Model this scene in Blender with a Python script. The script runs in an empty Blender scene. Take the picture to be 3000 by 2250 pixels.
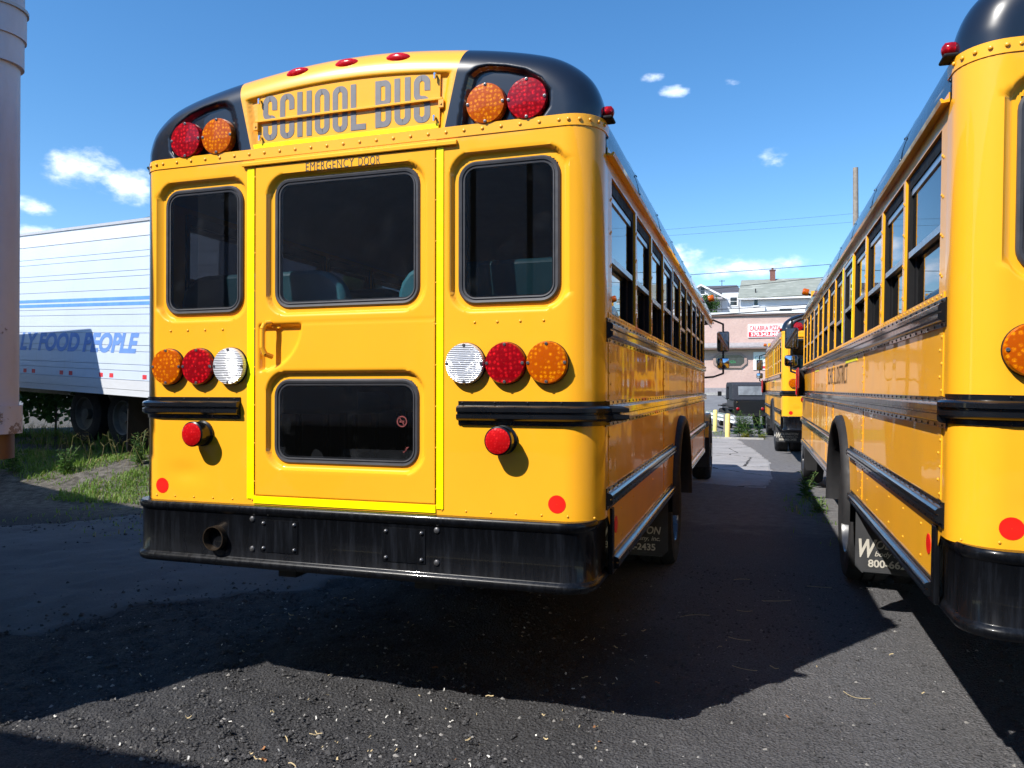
import bpy, math, random
import numpy as np
from mathutils import Vector, Matrix
R = math.radians
random.seed(7); rng = np.random.default_rng(7)
S = bpy.context.scene
COL = S.collection

# ------------------------------------------------------------------ camera, sky, sun, exposure
cam = bpy.data.cameras.new('camera'); camo = bpy.data.objects.new('camera', cam); COL.objects.link(camo)
cam.sensor_width = 36.0; cam.lens = 26.416; cam.clip_start = 0.05; cam.clip_end = 3000
camo.location = (1.82, -3.1026, 1.55)
camo.rotation_euler = (R(90.35), 0, R(17.735))
S.camera = camo

SUN_EL = 46.0
SUN_AZ = 213.8            # where the sun stands, clockwise from +Y
SUN_STRENGTH = 5.0
SKY_STRENGTH = 0.14
S.view_settings.view_transform = 'Standard'; S.view_settings.look = 'None'
S.view_settings.exposure = 0.54; S.view_settings.gamma = 1.0
S.cycles.max_bounces = 6; S.cycles.transparent_max_bounces = 16
S.cycles.glossy_bounces = 4; S.cycles.diffuse_bounces = 2; S.cycles.transmission_bounces = 4
S.cycles.adaptive_threshold = 0.02
S.cycles.caustics_reflective = False; S.cycles.caustics_refractive = False
S.cycles.sample_clamp_indirect = 6.0
S.cycles.use_denoising = True

world = bpy.data.worlds.new('World'); S.world = world; world.use_nodes = True
def build_sky():
    nt = world.node_tree; N = nt.nodes; L = nt.links; N.clear()
    out = N.new('ShaderNodeOutputWorld'); bg = N.new('ShaderNodeBackground'); bg.inputs['Strength'].default_value = SKY_STRENGTH
    sky = N.new('ShaderNodeTexSky'); sky.sky_type = 'NISHITA'; sky.sun_disc = False
    sky.sun_elevation = R(SUN_EL); sky.sun_rotation = R(SUN_AZ)
    sky.air_density = 1.0; sky.dust_density = 0.15; sky.ozone_density = 2.6; sky.altitude = 200
    tc = N.new('ShaderNodeTexCoord')
    def m(op, a, b=None, c=None):
        n = N.new('ShaderNodeMath'); n.operation = op
        for i, v in enumerate((a, b, c)):
            if v is None: continue
            if isinstance(v, (int, float)): n.inputs[i].default_value = v
            else: L.new(v, n.inputs[i])
        return n.outputs[0]
    sep = N.new('ShaderNodeSeparateXYZ'); L.new(tc.outputs['Generated'], sep.inputs[0])
    az = m('ARCTAN2', sep.outputs[0], sep.outputs[1]); el = m('ARCSINE', sep.outputs[2])
    azd = m('MULTIPLY', az, 57.2958); eld = m('MULTIPLY', el, 57.2958)
    nz = N.new('ShaderNodeTexNoise'); nz.inputs['Scale'].default_value = 26; nz.inputs['Detail'].default_value = 7; nz.inputs['Roughness'].default_value = 0.58
    mp = N.new('ShaderNodeMapping'); mp.inputs['Scale'].default_value = (1, 1, 1.9); L.new(tc.outputs['Generated'], mp.inputs[0]); L.new(mp.outputs[0], nz.inputs['Vector'])
    nb = N.new('ShaderNodeTexNoise'); nb.inputs['Scale'].default_value = 3.1; nb.inputs['Detail'].default_value = 3; L.new(tc.outputs['Generated'], nb.inputs['Vector'])
    # single fair-weather clouds: (azimuth, elevation, half width, half height, body) in degrees
    clouds = [(-47.3, 14.3, 2.3, 1.5, 1.0), (-44.6, 13.6, 2.6, 1.35, 1.0), (-51.0, 11.5, 2.0, .55, .6), (-50.0, 9.9, 2.6, .55, .7), (-46.5, 9.6, 2.4, .35, .5), (-56, 10.2, 3.5, .9, .7),
              (-5.6, 21.2, 1.25, .55, .95), (-7.0, 22.2, 1.0, .3, .5), (-1.4, 21.4, .7, .25, .4), (1.4, 16.2, 1.5, .5, .3),
              (-6.2, 9.7, 2.9, 1.35, 1.0), (-.8, 8.8, 4.2, .9, .9), (-12, 8.2, 5, 1.1, .85), (8, 8.2, 4, .7, .6),
              (40, 12, 6, 1.9, 1.), (75, 10, 8, 2.2, 1.), (-85, 12, 7, 2.2, 1.), (110, 14, 7, 2.2, 1.), (150, 11, 9, 2.2, 1.), (-120, 13, 7, 2.2, 1.), (-155, 10, 8, 1.9, 1.), (62, 19, 4, 1.5, 1.)]
    tot = None
    for (a, e, w, h, b) in clouds:
        da = m('DIVIDE', m('SUBTRACT', azd, a), w); de = m('DIVIDE', m('SUBTRACT', eld, e), h)
        d2 = m('ADD', m('MULTIPLY', da, da), m('MULTIPLY', de, de))
        v = m('MULTIPLY', m('SUBTRACT', 1.0, m('MINIMUM', d2, 4.0)), b)
        tot = v if tot is None else m('MAXIMUM', tot, v)
    dens = m('ADD', m('MULTIPLY', tot, 0.62), m('MULTIPLY', m('SUBTRACT', nz.outputs['Fac'], 0.50), 2.1))
    ramp = N.new('ShaderNodeMapRange'); ramp.interpolation_type = 'SMOOTHSTEP'; ramp.inputs['From Min'].default_value = 0.0; ramp.inputs['From Max'].default_value = 0.95
    L.new(dens, ramp.inputs['Value'])
    gate = N.new('ShaderNodeMapRange'); gate.inputs['From Min'].default_value = -0.9; gate.inputs['From Max'].default_value = 0.1; L.new(tot, gate.inputs['Value'])
    cov = m('MULTIPLY', m('MULTIPLY', ramp.outputs[0], gate.outputs[0]), 0.93)
    # cloud tone: a little greyer inside
    tone = N.new('ShaderNodeMixRGB'); tone.inputs[1].default_value = (5.6, 6.6, 8.4, 1); tone.inputs[2].default_value = (8.6, 8.9, 9.3, 1)
    nt2 = N.new('ShaderNodeTexNoise'); nt2.inputs['Scale'].default_value = 34; nt2.inputs['Detail'].default_value = 4; L.new(mp.outputs[0], nt2.inputs['Vector'])
    tr = N.new('ShaderNodeMapRange'); tr.inputs['From Min'].default_value = .38; tr.inputs['From Max'].default_value = .62; L.new(nt2.outputs['Fac'], tr.inputs['Value']); L.new(tr.outputs[0], tone.inputs[0])
    hs = N.new('ShaderNodeHueSaturation'); hs.inputs['Saturation'].default_value = 1.27; hs.inputs['Value'].default_value = 1.0
    L.new(sky.outputs[0], hs.inputs['Color'])
    mx = N.new('ShaderNodeMixRGB'); L.new(cov, mx.inputs[0]); L.new(hs.outputs[0], mx.inputs[1]); L.new(tone.outputs[0], mx.inputs[2])
    L.new(mx.outputs[0], bg.inputs['Color']); L.new(bg.outputs[0], out.inputs['Surface'])
build_sky()

sun = bpy.data.lights.new('sun', 'SUN'); suno = bpy.data.objects.new('sun', sun); COL.objects.link(suno)
sun.energy = SUN_STRENGTH; sun.angle = R(0.53); sun.color = (1.0, 0.955, 0.88)
_sd = Vector((math.sin(R(SUN_AZ)) * math.cos(R(SUN_EL)), math.cos(R(SUN_AZ)) * math.cos(R(SUN_EL)), math.sin(R(SUN_EL))))
suno.rotation_euler = _sd.to_track_quat('Z', 'Y').to_euler(); suno.location = _sd * 40

# ------------------------------------------------------------------ materials
MATS = {}
class NT:
    def __init__(s, name):
        s.m = bpy.data.materials.new(name); s.m.use_nodes = True; s.t = s.m.node_tree; s.N = s.t.nodes; s.L = s.t.links
        s.p = s.N['Principled BSDF']; s.out = s.N['Material Output']; MATS[name] = s.m
        s.tc = None
    def coord(s, kind='Object'):
        if s.tc is None: s.tc = s.N.new('ShaderNodeTexCoord')
        return s.tc.outputs[kind]
    def pos(s):
        return s.N.new('ShaderNodeNewGeometry').outputs['Position']
    def link(s, a, b): s.L.new(a, b)
    def set(s, **k):
        for a, v in k.items(): s.p.inputs[a.replace('_', ' ')].default_value = v
    def math(s, op, a, b=None, c=None):
        n = s.N.new('ShaderNodeMath'); n.operation = op
        for i, v in enumerate((a, b, c)):
            if v is None: continue
            if isinstance(v, (int, float)): n.inputs[i].default_value = v
            else: s.L.new(v, n.inputs[i])
        return n.outputs[0]
    def noise(s, scale, detail=4, rough=.55, vec=None, stretch=None, dist=0):
        n = s.N.new('ShaderNodeTexNoise'); n.inputs['Scale'].default_value = scale; n.inputs['Detail'].default_value = detail; n.inputs['Roughness'].default_value = rough
        n.inputs['Distortion'].default_value = dist
        v = vec if vec is not None else s.coord()
        if stretch:
            mp = s.N.new('ShaderNodeMapping'); mp.inputs['Scale'].default_value = stretch; s.L.new(v, mp.inputs[0]); v = mp.outputs[0]
        s.L.new(v, n.inputs['Vector']); return n.outputs['Fac']
    def vor(s, scale, feature='F1', vec=None, rnd=1.0):
        n = s.N.new('ShaderNodeTexVoronoi'); n.feature = feature; n.inputs['Scale'].default_value = scale; n.inputs['Randomness'].default_value = rnd
        s.L.new(vec if vec is not None else s.coord(), n.inputs['Vector']); return n
    def remap(s, v, a, b, c=0., d=1., smooth=False):
        n = s.N.new('ShaderNodeMapRange'); n.inputs['From Min'].default_value = a; n.inputs['From Max'].default_value = b; n.inputs['To Min'].default_value = c; n.inputs['To Max'].default_value = d
        if smooth: n.interpolation_type = 'SMOOTHSTEP'
        s.L.new(v, n.inputs['Value']); return n.outputs[0]
    def mix(s, f, a, b):
        n = s.N.new('ShaderNodeMixRGB')
        for i, v in enumerate((f, a, b)):
            if isinstance(v, (int, float)): n.inputs[i].default_value = v
            elif isinstance(v, tuple): n.inputs[i].default_value = (*v, 1)
            else: s.L.new(v, n.inputs[i])
        return n.outputs[0]
    def bump(s, h, strength=.3, dist=.01, prev=None):
        n = s.N.new('ShaderNodeBump'); n.inputs['Strength'].default_value = strength; n.inputs['Distance'].default_value = dist
        s.L.new(h, n.inputs['Height'])
        if prev is not None: s.L.new(prev, n.inputs['Normal'])
        return n.outputs[0]
    def color(s, c): s.L.new(c, s.p.inputs['Base Color'])
    def normal(s, n): s.L.new(n, s.p.inputs['Normal'])
    def rough(s, v): s.L.new(v, s.p.inputs['Roughness'])

def simple(name, col, rough=.5, metal=0., coat=0., var=.12, scale=6., bump=0., bscale=60., coat_rough=.03, spec=.5):
    n = NT(name); n.set(Roughness=rough, Metallic=metal, Coat_Weight=coat, Coat_Roughness=coat_rough)
    n.p.inputs['Specular IOR Level'].default_value = spec
    f = n.noise(scale, 5)
    dark = tuple(max(0, c * (1 - var)) for c in col); lite = tuple(min(1, c * (1 + var)) for c in col)
    n.color(n.mix(n.remap(f, .3, .7), dark, lite))
    n.rough(n.remap(n.noise(scale * 3.1, 4), .3, .7, max(.0, rough * .85), min(1, rough * 1.18)))
    if bump: n.normal(n.bump(n.noise(bscale, 4), bump, .004))
    return n.m

YEL = (0.95, 0.432, 0.018)
def yellow_paint(name, wave=0.0):
    n = NT(name); n.set(Roughness=.38, Coat_Weight=.5 if wave else .85, Coat_Roughness=.02)
    n.p.inputs['Coat IOR'].default_value = 1.34 if wave else 1.42
    n.p.inputs['Specular IOR Level'].default_value = .15
    f = n.noise(1.3, 5)
    base = n.mix(n.remap(f, .3, .7), (YEL[0] * .965, YEL[1] * .95, YEL[2] * .9), (YEL[0] * 1.0, YEL[1] * 1.03, YEL[2] * 1.1))
    dust = n.remap(n.noise(9, 7, .7), .58, .8, 0, .10)
    n.color(n.mix(dust, base, (.62, .40, .12)))
    n.link(n.remap(n.noise(5, 6, .7), .35, .75, .012, .07), n.p.inputs['Coat Roughness'])
    if not wave:
        wv = n.noise(2.6, 2, .4); nb = n.bump(wv, 1.0, .0022); n.link(nb, n.p.inputs['Coat Normal']); n.normal(n.bump(wv, .8, .0022))
    if wave:
        wv = n.noise(2.2, 2, .4, stretch=(1, 1.0, .55)); nb = n.bump(wv, 1.0, wave)
        n.link(nb, n.p.inputs['Coat Normal']); n.normal(n.bump(wv, .6, wave))
    return n.m
yellow_paint('yellow_paint'); yellow_paint('yellow_side', .010)
simple('black_gloss', (.005, .006, .008), .30, coat=.75, var=.2, coat_rough=.04, spec=.25)
simple('roof_black', (.005, .006, .009), .4, coat=.7, var=.2, coat_rough=.05, spec=.2); MATS['roof_black'].node_tree.nodes['Principled BSDF'].inputs['Coat IOR'].default_value = 1.3
MATS['black_gloss'].node_tree.nodes['Principled BSDF'].inputs['Coat IOR'].default_value = 1.38
def bumper_paint():
    n = NT('black_bumper'); n.set(Roughness=.3, Coat_Weight=.25, Coat_Roughness=.05); n.p.inputs['Specular IOR Level'].default_value = .15
    st = n.noise(9, 6, .7, stretch=(4.5, 4.5, .35)); sc = n.noise(60, 5, .75, stretch=(1, 1, .3))
    c = n.mix(n.remap(st, .5, .78, 0, .5), (.004, .0045, .006), (.020, .024, .034)); c = n.mix(n.remap(sc, .70, .76, 0, .5), c, (.06, .06, .065)); n.color(c)
    n.rough(n.remap(st, .35, .7, .24, .42))
bumper_paint()
simple('rubber', (.018, .018, .02), .62, var=.2, bump=.1, bscale=120, spec=.3)
simple('seal_rubber', (.045, .046, .052), .42, var=.15, scale=12, spec=.5)
simple('black_matte', (.008, .008, .009), .7, var=.2, spec=.25)
simple('tyre', (.022, .022, .024), .75, var=.25, scale=10, bump=.25, bscale=90, spec=.3)
simple('aluminium', (.55, .56, .58), .32, metal=.85, var=.08)
simple('chrome', (.75, .76, .78), .12, metal=1, var=.04)
simple('bolt_metal', (.16, .16, .17), .35, metal=.7, var=.2)
simple('white_rim', (.60, .59, .56), .5, var=.15, scale=5)
simple('steel_dark', (.02, .02, .022), .5, metal=.3, var=.3)
simple('tape_yellow', (.98, .90, .0), .35, var=.02, spec=.3)
simple('sticker_red', (.85, .015, .008), .35, var=.05)
simple('decal_grey', (.16, .155, .165), .45, var=.06, scale=20)
simple('decal_black', (.025, .022, .02), .5, var=.1)
simple('decal_white', (.50, .47, .41), .7, var=.12); simple('flap_rubber', (.045, .046, .050), .7, var=.25, scale=5, bump=.1, bscale=80, spec=.3)
simple('seat_teal', (.035, .16, .20), .5, var=.15, scale=8, bump=.1, bscale=90)
simple('liner_grey', (.30, .29, .27), .6, var=.08)
simple('floor_black', (.03, .03, .03), .8, var=.2)
simple('pipe_bronze', (.09, .065, .045), .4, metal=.8, var=.35, scale=30)
simple('bolt_yellow', (YEL[0]*.92, YEL[1]*.92, YEL[2]), .35, coat=.6, var=.04)

def cap_paint():
    n = NT('cap_paint'); n.set(Roughness=.3, Coat_Weight=1.0, Coat_Roughness=.02)
    n.p.inputs['Specular IOR Level'].default_value = .35
    sp = n.N.new('ShaderNodeSeparateXYZ'); n.link(n.coord(), sp.inputs[0])
    ax = n.math('ABSOLUTE', sp.outputs[0])
    lim = n.math('ADD', n.math('MULTIPLY', n.math('SUBTRACT', sp.outputs[2], 2.70), .235), .507)
    f = n.math('GREATER_THAN', ax, lim)
    f2 = n.noise(1.3, 5)
    yel = n.mix(n.remap(f2, .3, .7), (YEL[0] * .965, YEL[1] * .95, YEL[2] * .9), (YEL[0], YEL[1] * 1.03, YEL[2] * 1.1))
    n.color(n.mix(f, yel, (.006, .007, .011)))
cap_paint()

def lens(name, dark, lite, cell=52.):
    n = NT(name); n.set(Roughness=.22, Coat_Weight=.45, Coat_Roughness=.03); n.p.inputs['Specular IOR Level'].default_value = .15
    v = n.vor(cell, rnd=.6); d = v.outputs['Distance']
    v2 = n.vor(cell * 3.2)
    hot = n.remap(d, .05, .55, 1, 0, True)
    w = n.math('MULTIPLY', hot, n.remap(v2.outputs['Distance'], .1, .7, 1.1, .25))
    n.color(n.mix(w, dark, lite))
    n.normal(n.bump(n.math('ADD', d, n.math('MULTIPLY', v2.outputs['Distance'], .35)), .18, .004))
lens('lens_red', (.22, .001, .004), (.95, .012, .02)); lens('lens_amber', (.42, .07, .0), (1.0, .36, .002))
lens('lens_red_small', (.45, .004, .006), (.95, .03, .03), 80.)
def clear_lens():
    n = NT('lens_clear'); n.set(Roughness=.14, Metallic=.35, Coat_Weight=1.)
    w = n.N.new('ShaderNodeTexWave'); w.wave_type = 'BANDS'; w.bands_direction = 'Z'; w.inputs['Scale'].default_value = 38; w.inputs['Distortion'].default_value = 1.2; n.link(n.coord(), w.inputs['Vector'])
    n.color(n.mix(n.remap(w.outputs['Fac'], .0, 1.), (.52, .53, .56), (.9, .91, .93)))
    n.normal(n.bump(w.outputs['Fac'], .6, .006))
clear_lens()

def glass(name, tint, rough=0.0, dirt=.05):
    n = NT(name); n.N.remove(n.p)
    tr = n.N.new('ShaderNodeBsdfTransparent'); tr.inputs[0].default_value = (*tint, 1)
    gl = n.N.new('ShaderNodeBsdfGlossy'); gl.inputs['Roughness'].default_value = rough; gl.inputs[0].default_value = (1, 1, 1, 1)
    ge = n.N.new('ShaderNodeNewGeometry'); vd = n.N.new('ShaderNodeVectorMath'); vd.operation = 'DOT_PRODUCT'; n.link(ge.outputs['Incoming'], vd.inputs[0]); n.link(ge.outputs['Normal'], vd.inputs[1])
    sch = n.math('ADD', n.math('MULTIPLY', n.math('POWER', n.math('SUBTRACT', 1.0, n.math('ABSOLUTE', vd.outputs['Value'])), 5.0), .93), .06)   # two-sided Fresnel of a thin pane
    mx = n.N.new('ShaderNodeMixShader'); n.link(sch, mx.inputs[0]); n.link(tr.outputs[0], mx.inputs[1]); n.link(gl.outputs[0], mx.inputs[2])
    df = n.N.new('ShaderNodeBsdfDiffuse'); df.inputs[0].default_value = (.3, .32, .34, 1)
    dm = n.N.new('ShaderNodeMixShader'); n.link(n.remap(n.noise(7, 6, .7), .55, .85, 0.004, dirt), dm.inputs[0]); n.link(mx.outputs[0], dm.inputs[1]); n.link(df.outputs[0], dm.inputs[2])
    n.link(dm.outputs[0], n.out.inputs['Surface'])
glass('glass_dark', (.32, .33, .35)); glass('glass_side', (.30, .31, .33), 0, .02); glass('glass_door', (.66, .68, .70), 0, .05); glass('glass_clear', (.6, .63, .65))
def mirror_mat():
    n = NT('mirror_glass'); n.set(Metallic=1., Roughness=.02); n.p.inputs['Base Color'].default_value = (.75, .78, .8, 1)
mirror_mat()

# ------------------------------------------------------------------ mesh helpers
class MB:
    def __init__(s): s.v = []; s.f = []; s.mi = []
    def add(s, vs, fs, mi=0):
        o = len(s.v); s.v += [tuple(v) for v in vs]; s.f += [tuple(i + o for i in f) for f in fs]; s.mi += [mi] * len(fs); return s
    def box(s, x0, x1, y0, y1, z0, z1, mi=0):
        return s.add([(x0,y0,z0),(x1,y0,z0),(x1,y1,z0),(x0,y1,z0),(x0,y0,z1),(x1,y0,z1),(x1,y1,z1),(x0,y1,z1)],
                     [(0,3,2,1),(4,5,6,7),(0,1,5,4),(1,2,6,5),(2,3,7,6),(3,0,4,7)], mi)
    def hexa(s, pts, mi=0):   # 8 points: bottom 4 ccw, top 4 ccw
        return s.add(pts, [(0,3,2,1),(4,5,6,7),(0,1,5,4),(1,2,6,5),(2,3,7,6),(3,0,4,7)], mi)
    def cyl(s, p0, p1, r0, r1=None, n=16, cap=True, mi=0):
        r1 = r0 if r1 is None else r1
        p0 = Vector(p0); p1 = Vector(p1); d = (p1 - p0).normalized()
        a = d.orthogonal().normalized(); b = d.cross(a)
        vs = []
        for p, r in ((p0, r0), (p1, r1)):
            for i in range(n):
                t = 2 * math.pi * i / n; vs.append(p + a * (math.cos(t) * r) + b * (math.sin(t) * r))
        fs = [(i, (i + 1) % n, n + (i + 1) % n, n + i) for i in range(n)]
        if cap: fs += [tuple(range(n - 1, -1, -1)), tuple(range(n, 2 * n))]
        return s.add(vs, fs, mi)
    def tube(s, pts, r, n=8, mi=0):
        for a, b in zip(pts[:-1], pts[1:]): s.cyl(a, b, r if not isinstance(r, (list, tuple)) else r[0], n=n, mi=mi)
        return s
    def lathe(s, prof, origin, axis, n=32, mi=0, close=False):
        # prof: (radius, along axis)
        o = Vector(origin); d = Vector(axis).normalized(); a = d.orthogonal().normalized(); b = d.cross(a); vs = []; fs = []
        m = len(prof)
        for r, h in prof:
            for i in range(n):
                t = 2 * math.pi * i / n; vs.append(o + d * h + a * (math.cos(t) * r) + b * (math.sin(t) * r))
        rng_ = range(m if close else m - 1)
        for j in rng_:
            k = (j + 1) % m
            for i in range(n):
                q = (i + 1) % n; fs.append((j * n + i, j * n + q, k * n + q, k * n + i))
        return s.add(vs, fs, mi)
    def dome(s, p, nrm, r, h=None, n=8, mi=0):
        h = r * .6 if h is None else h
        return s.lathe([(r, 0), (r * .86, h * .62), (r * .45, h * .95), (0.0005, h)], p, nrm, n, mi)
    def grid(s, P, mi=0, mask=None, wrap=False):
        nu, nv = P.shape[:2]; o = len(s.v)
        s.v += [tuple(p) for p in P.reshape(-1, 3).tolist()]
        for i in range(nu - 1):
            for j in range(nv - 1):
                if mask is not None and not mask[i, j]: continue
                s.f.append((o + i * nv + j, o + (i + 1) * nv + j, o + (i + 1) * nv + j + 1, o + i * nv + j + 1)); s.mi.append(mi)
        return s
    def sweep(s, path, prof, flip=1, mi=0, caps=True, closed=True):
        # path: (x, y) points; prof: (outward offset, z)
        n = len(path); m = len(prof); P = [Vector((p[0], p[1])) for p in path]; vs = []
        for i in range(n):
            a = P[max(0, i - 1)]; b = P[min(n - 1, i + 1)]; d = (b - a).normalized()
            nn = Vector((-d.y, d.x)) * flip
            if 0 < i < n - 1:
                d0 = (P[i] - P[i - 1]).normalized(); c = max(.3, d0.dot(d)); nn = nn / c
            for (o, z) in prof: vs.append((P[i].x + nn.x * o, P[i].y + nn.y * o, z))
        fs = []
        mm = m if closed else m - 1
        for i in range(n - 1):
            for j in range(mm):
                k = (j + 1) % m; fs.append((i * m + j, i * m + k, (i + 1) * m + k, (i + 1) * m + j))
        if caps and closed: fs += [tuple(range(m)), tuple(range((n - 1) * m + m - 1, (n - 1) * m - 1, -1))]
        return s.add(vs, fs, mi)
    def prism(s, poly, fn, mi=0):
        # poly: 2-D points; fn(u, v, k) -> xyz with k 0/1
        n = len(poly); vs = [fn(u, v, 0) for u, v in poly] + [fn(u, v, 1) for u, v in poly]
        fs = [tuple(range(n)), tuple(range(2 * n - 1, n - 1, -1))] + [(i, n + i, n + (i + 1) % n, (i + 1) % n) for i in range(n)]
        return s.add(vs, fs, mi)
    def build(s, name, mats, parent=None, smooth=None, bevel=0, **tags):
        me = bpy.data.meshes.new(name); me.from_pydata(s.v, [], s.f)
        if not isinstance(mats, (list, tuple)): mats = [mats]
        for m in mats: me.materials.append(MATS[m])
        if len(mats) > 1: me.polygons.foreach_set('material_index', s.mi)
        me.validate(); me.update()
        if smooth is not None:
            me.shade_smooth(); me.set_sharp_from_angle(angle=R(smooth))
        o = bpy.data.objects.new(name, me); COL.objects.link(o)
        if parent is not None: o.parent = parent
        if bevel:
            b = o.modifiers.new('bevel', 'BEVEL'); b.width = bevel; b.segments = 2; b.limit_method = 'ANGLE'; b.angle_limit = R(40)
        for k, v in tags.items(): o[k] = v
        return o
def empty(name, loc=(0, 0, 0), rot=(0, 0, 0), **tags):
    o = bpy.data.objects.new(name, None); COL.objects.link(o); o.location = loc; o.rotation_euler = rot; o.empty_display_size = .2
    for k, v in tags.items(): o[k] = v
    return o
def copy_tree(o, parent=None):
    c = o.copy(); COL.objects.link(c); c.parent = parent
    for ch in list(o.children): copy_tree(ch, c)
    return c
def instance(o, parent, loc=None, rot=None, scale=None):
    c = o.copy(); COL.objects.link(c); c.parent = parent
    for ch in list(o.children):
        d = ch.copy(); COL.objects.link(d); d.parent = c
    if loc is not None: c.location = loc
    if rot is not None: c.rotation_euler = rot
    if scale is not None: c.scale = scale
    return c
def text(name, body, mat, parent, height, width=None, bold=0.0, shear=0.0, spacing=1.0, matrix=Matrix(), extrude=.0008, align='LEFT'):
    cu = bpy.data.curves.new(name, 'FONT'); cu.body = body; cu.size = 1; cu.offset = bold; cu.shear = shear; cu.space_character = spacing; cu.extrude = 0; cu.resolution_u = 8
    t = bpy.data.objects.new('tmp_text', cu); COL.objects.link(t)
    bpy.context.view_layer.update()
    me = bpy.data.meshes.new_from_object(t.evaluated_get(bpy.context.evaluated_depsgraph_get()))
    bpy.data.objects.remove(t); bpy.data.curves.remove(cu)
    n = len(me.vertices); co = np.zeros(n * 3); me.vertices.foreach_get('co', co); co = co.reshape(-1, 3)
    lo = co.min(0); hi = co.max(0)
    sy = height / (hi[1] - lo[1]); sx = sy if width is None else width / (hi[0] - lo[0])
    co[:, 0] = (co[:, 0] - (lo[0] if align == 'LEFT' else (lo[0] + hi[0]) / 2)) * sx; co[:, 1] = (co[:, 1] - lo[1]) * sy; co[:, 2] = 0
    me.vertices.foreach_set('co', co.ravel()); me.transform(matrix); me.update()
    me.materials.clear(); me.materials.append(MATS[mat]); me.name = name
    o = bpy.data.objects.new(name, me); COL.objects.link(o)
    if parent is not None: o.parent = parent
    return o
def face_matrix(origin, ux, uy):
    ux = Vector(ux).normalized(); uy = Vector(uy).normalized(); uz = ux.cross(uy)
    M = Matrix.Identity(4)
    for i, a in enumerate((ux, uy, uz)): M[0][i], M[1][i], M[2][i] = a
    M.translation = Vector(origin); return M

# signed distances (numpy) for pressed panels
def sd_rrect(x, z, x0, x1, z0, z1, r):
    cx, cz, hx, hz = (x0 + x1) / 2, (z0 + z1) / 2, (x1 - x0) / 2 - r, (z1 - z0) / 2 - r
    qx = np.abs(x - cx) - hx; qz = np.abs(z - cz) - hz
    return np.hypot(np.maximum(qx, 0), np.maximum(qz, 0)) + np.minimum(np.maximum(qx, qz), 0) - r
def sd_poly(x, z, poly):
    d = np.full(x.shape, 1e9); inside = np.zeros(x.shape, bool); n = len(poly)
    for i in range(n):
        ax, az = poly[i]; bx, bz = poly[(i + 1) % n]
        ex, ez = bx - ax, bz - az; wx, wz = x - ax, z - az
        t = np.clip((wx * ex + wz * ez) / (ex * ex + ez * ez), 0, 1)
        d = np.minimum(d, np.hypot(wx - ex * t, wz - ez * t))
        cnd = ((az <= z) & (bz > z)) | ((bz <= z) & (az > z))
        xi = ax + (z - az) / (ez if ez != 0 else 1e-9) * ex
        inside ^= cnd & (x < xi)
    return np.where(inside, -d, d)
def sstep(a, b, t):
    u = np.clip((t - a) / (b - a), 0, 1); return u * u * (3 - 2 * u)
def fbm(x, y, scale, octaves=5, seed=0, gain=.5):
    x = np.asarray(x, float) * scale; y = np.asarray(y, float) * scale; out = np.zeros(np.broadcast(x, y).shape); amp = 1.; tot = 0.
    for o in range(octaves):
        r = np.random.default_rng(seed + o * 31); T = r.random((256, 256))
        xi = np.floor(x).astype(int); yi = np.floor(y).astype(int); fx = x - xi; fy = y - yi
        fx = fx * fx * (3 - 2 * fx); fy = fy * fy * (3 - 2 * fy)
        g = lambda a, b: T[(xi + a) & 255, (yi + b) & 255]
        out += amp * ((g(0, 0) * (1 - fx) + g(1, 0) * fx) * (1 - fy) + (g(0, 1) * (1 - fx) + g(1, 1) * fx) * fy); tot += amp
        amp *= gain; x = x * 2.03 + 17.3; y = y * 2.03 + 9.1
    return out / tot - .5

# ------------------------------------------------------------------ ground
def ground_h(x, y):
    x = np.asarray(x, float); y = np.asarray(y, float)
    near = 1 - sstep(9, 16, np.hypot(x - 1.5, y))
    loose = 1 - .72 * sstep(.6, 2.2, x + .35 * y)                       # loose millings left, rolled surface right
    h = near * (.055 * fbm(x, y, .9, 2, 3) + loose * (.05 * fbm(x, y, 2.6, 3, 11) + .034 * fbm(x, y, 9., 3, 23)) + .010 * fbm(x, y, 24., 3, 41))
    h = h + .45 * sstep(4.3, 6.8, y) * sstep(4., 6.5, -x)
    h = h + 1.25 * sstep(30, 47, y) + 6.3 * sstep(54, 63, y)
    return h
def gh(x, y): return float(ground_h(np.array([x]), np.array([y]))[0])

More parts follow.
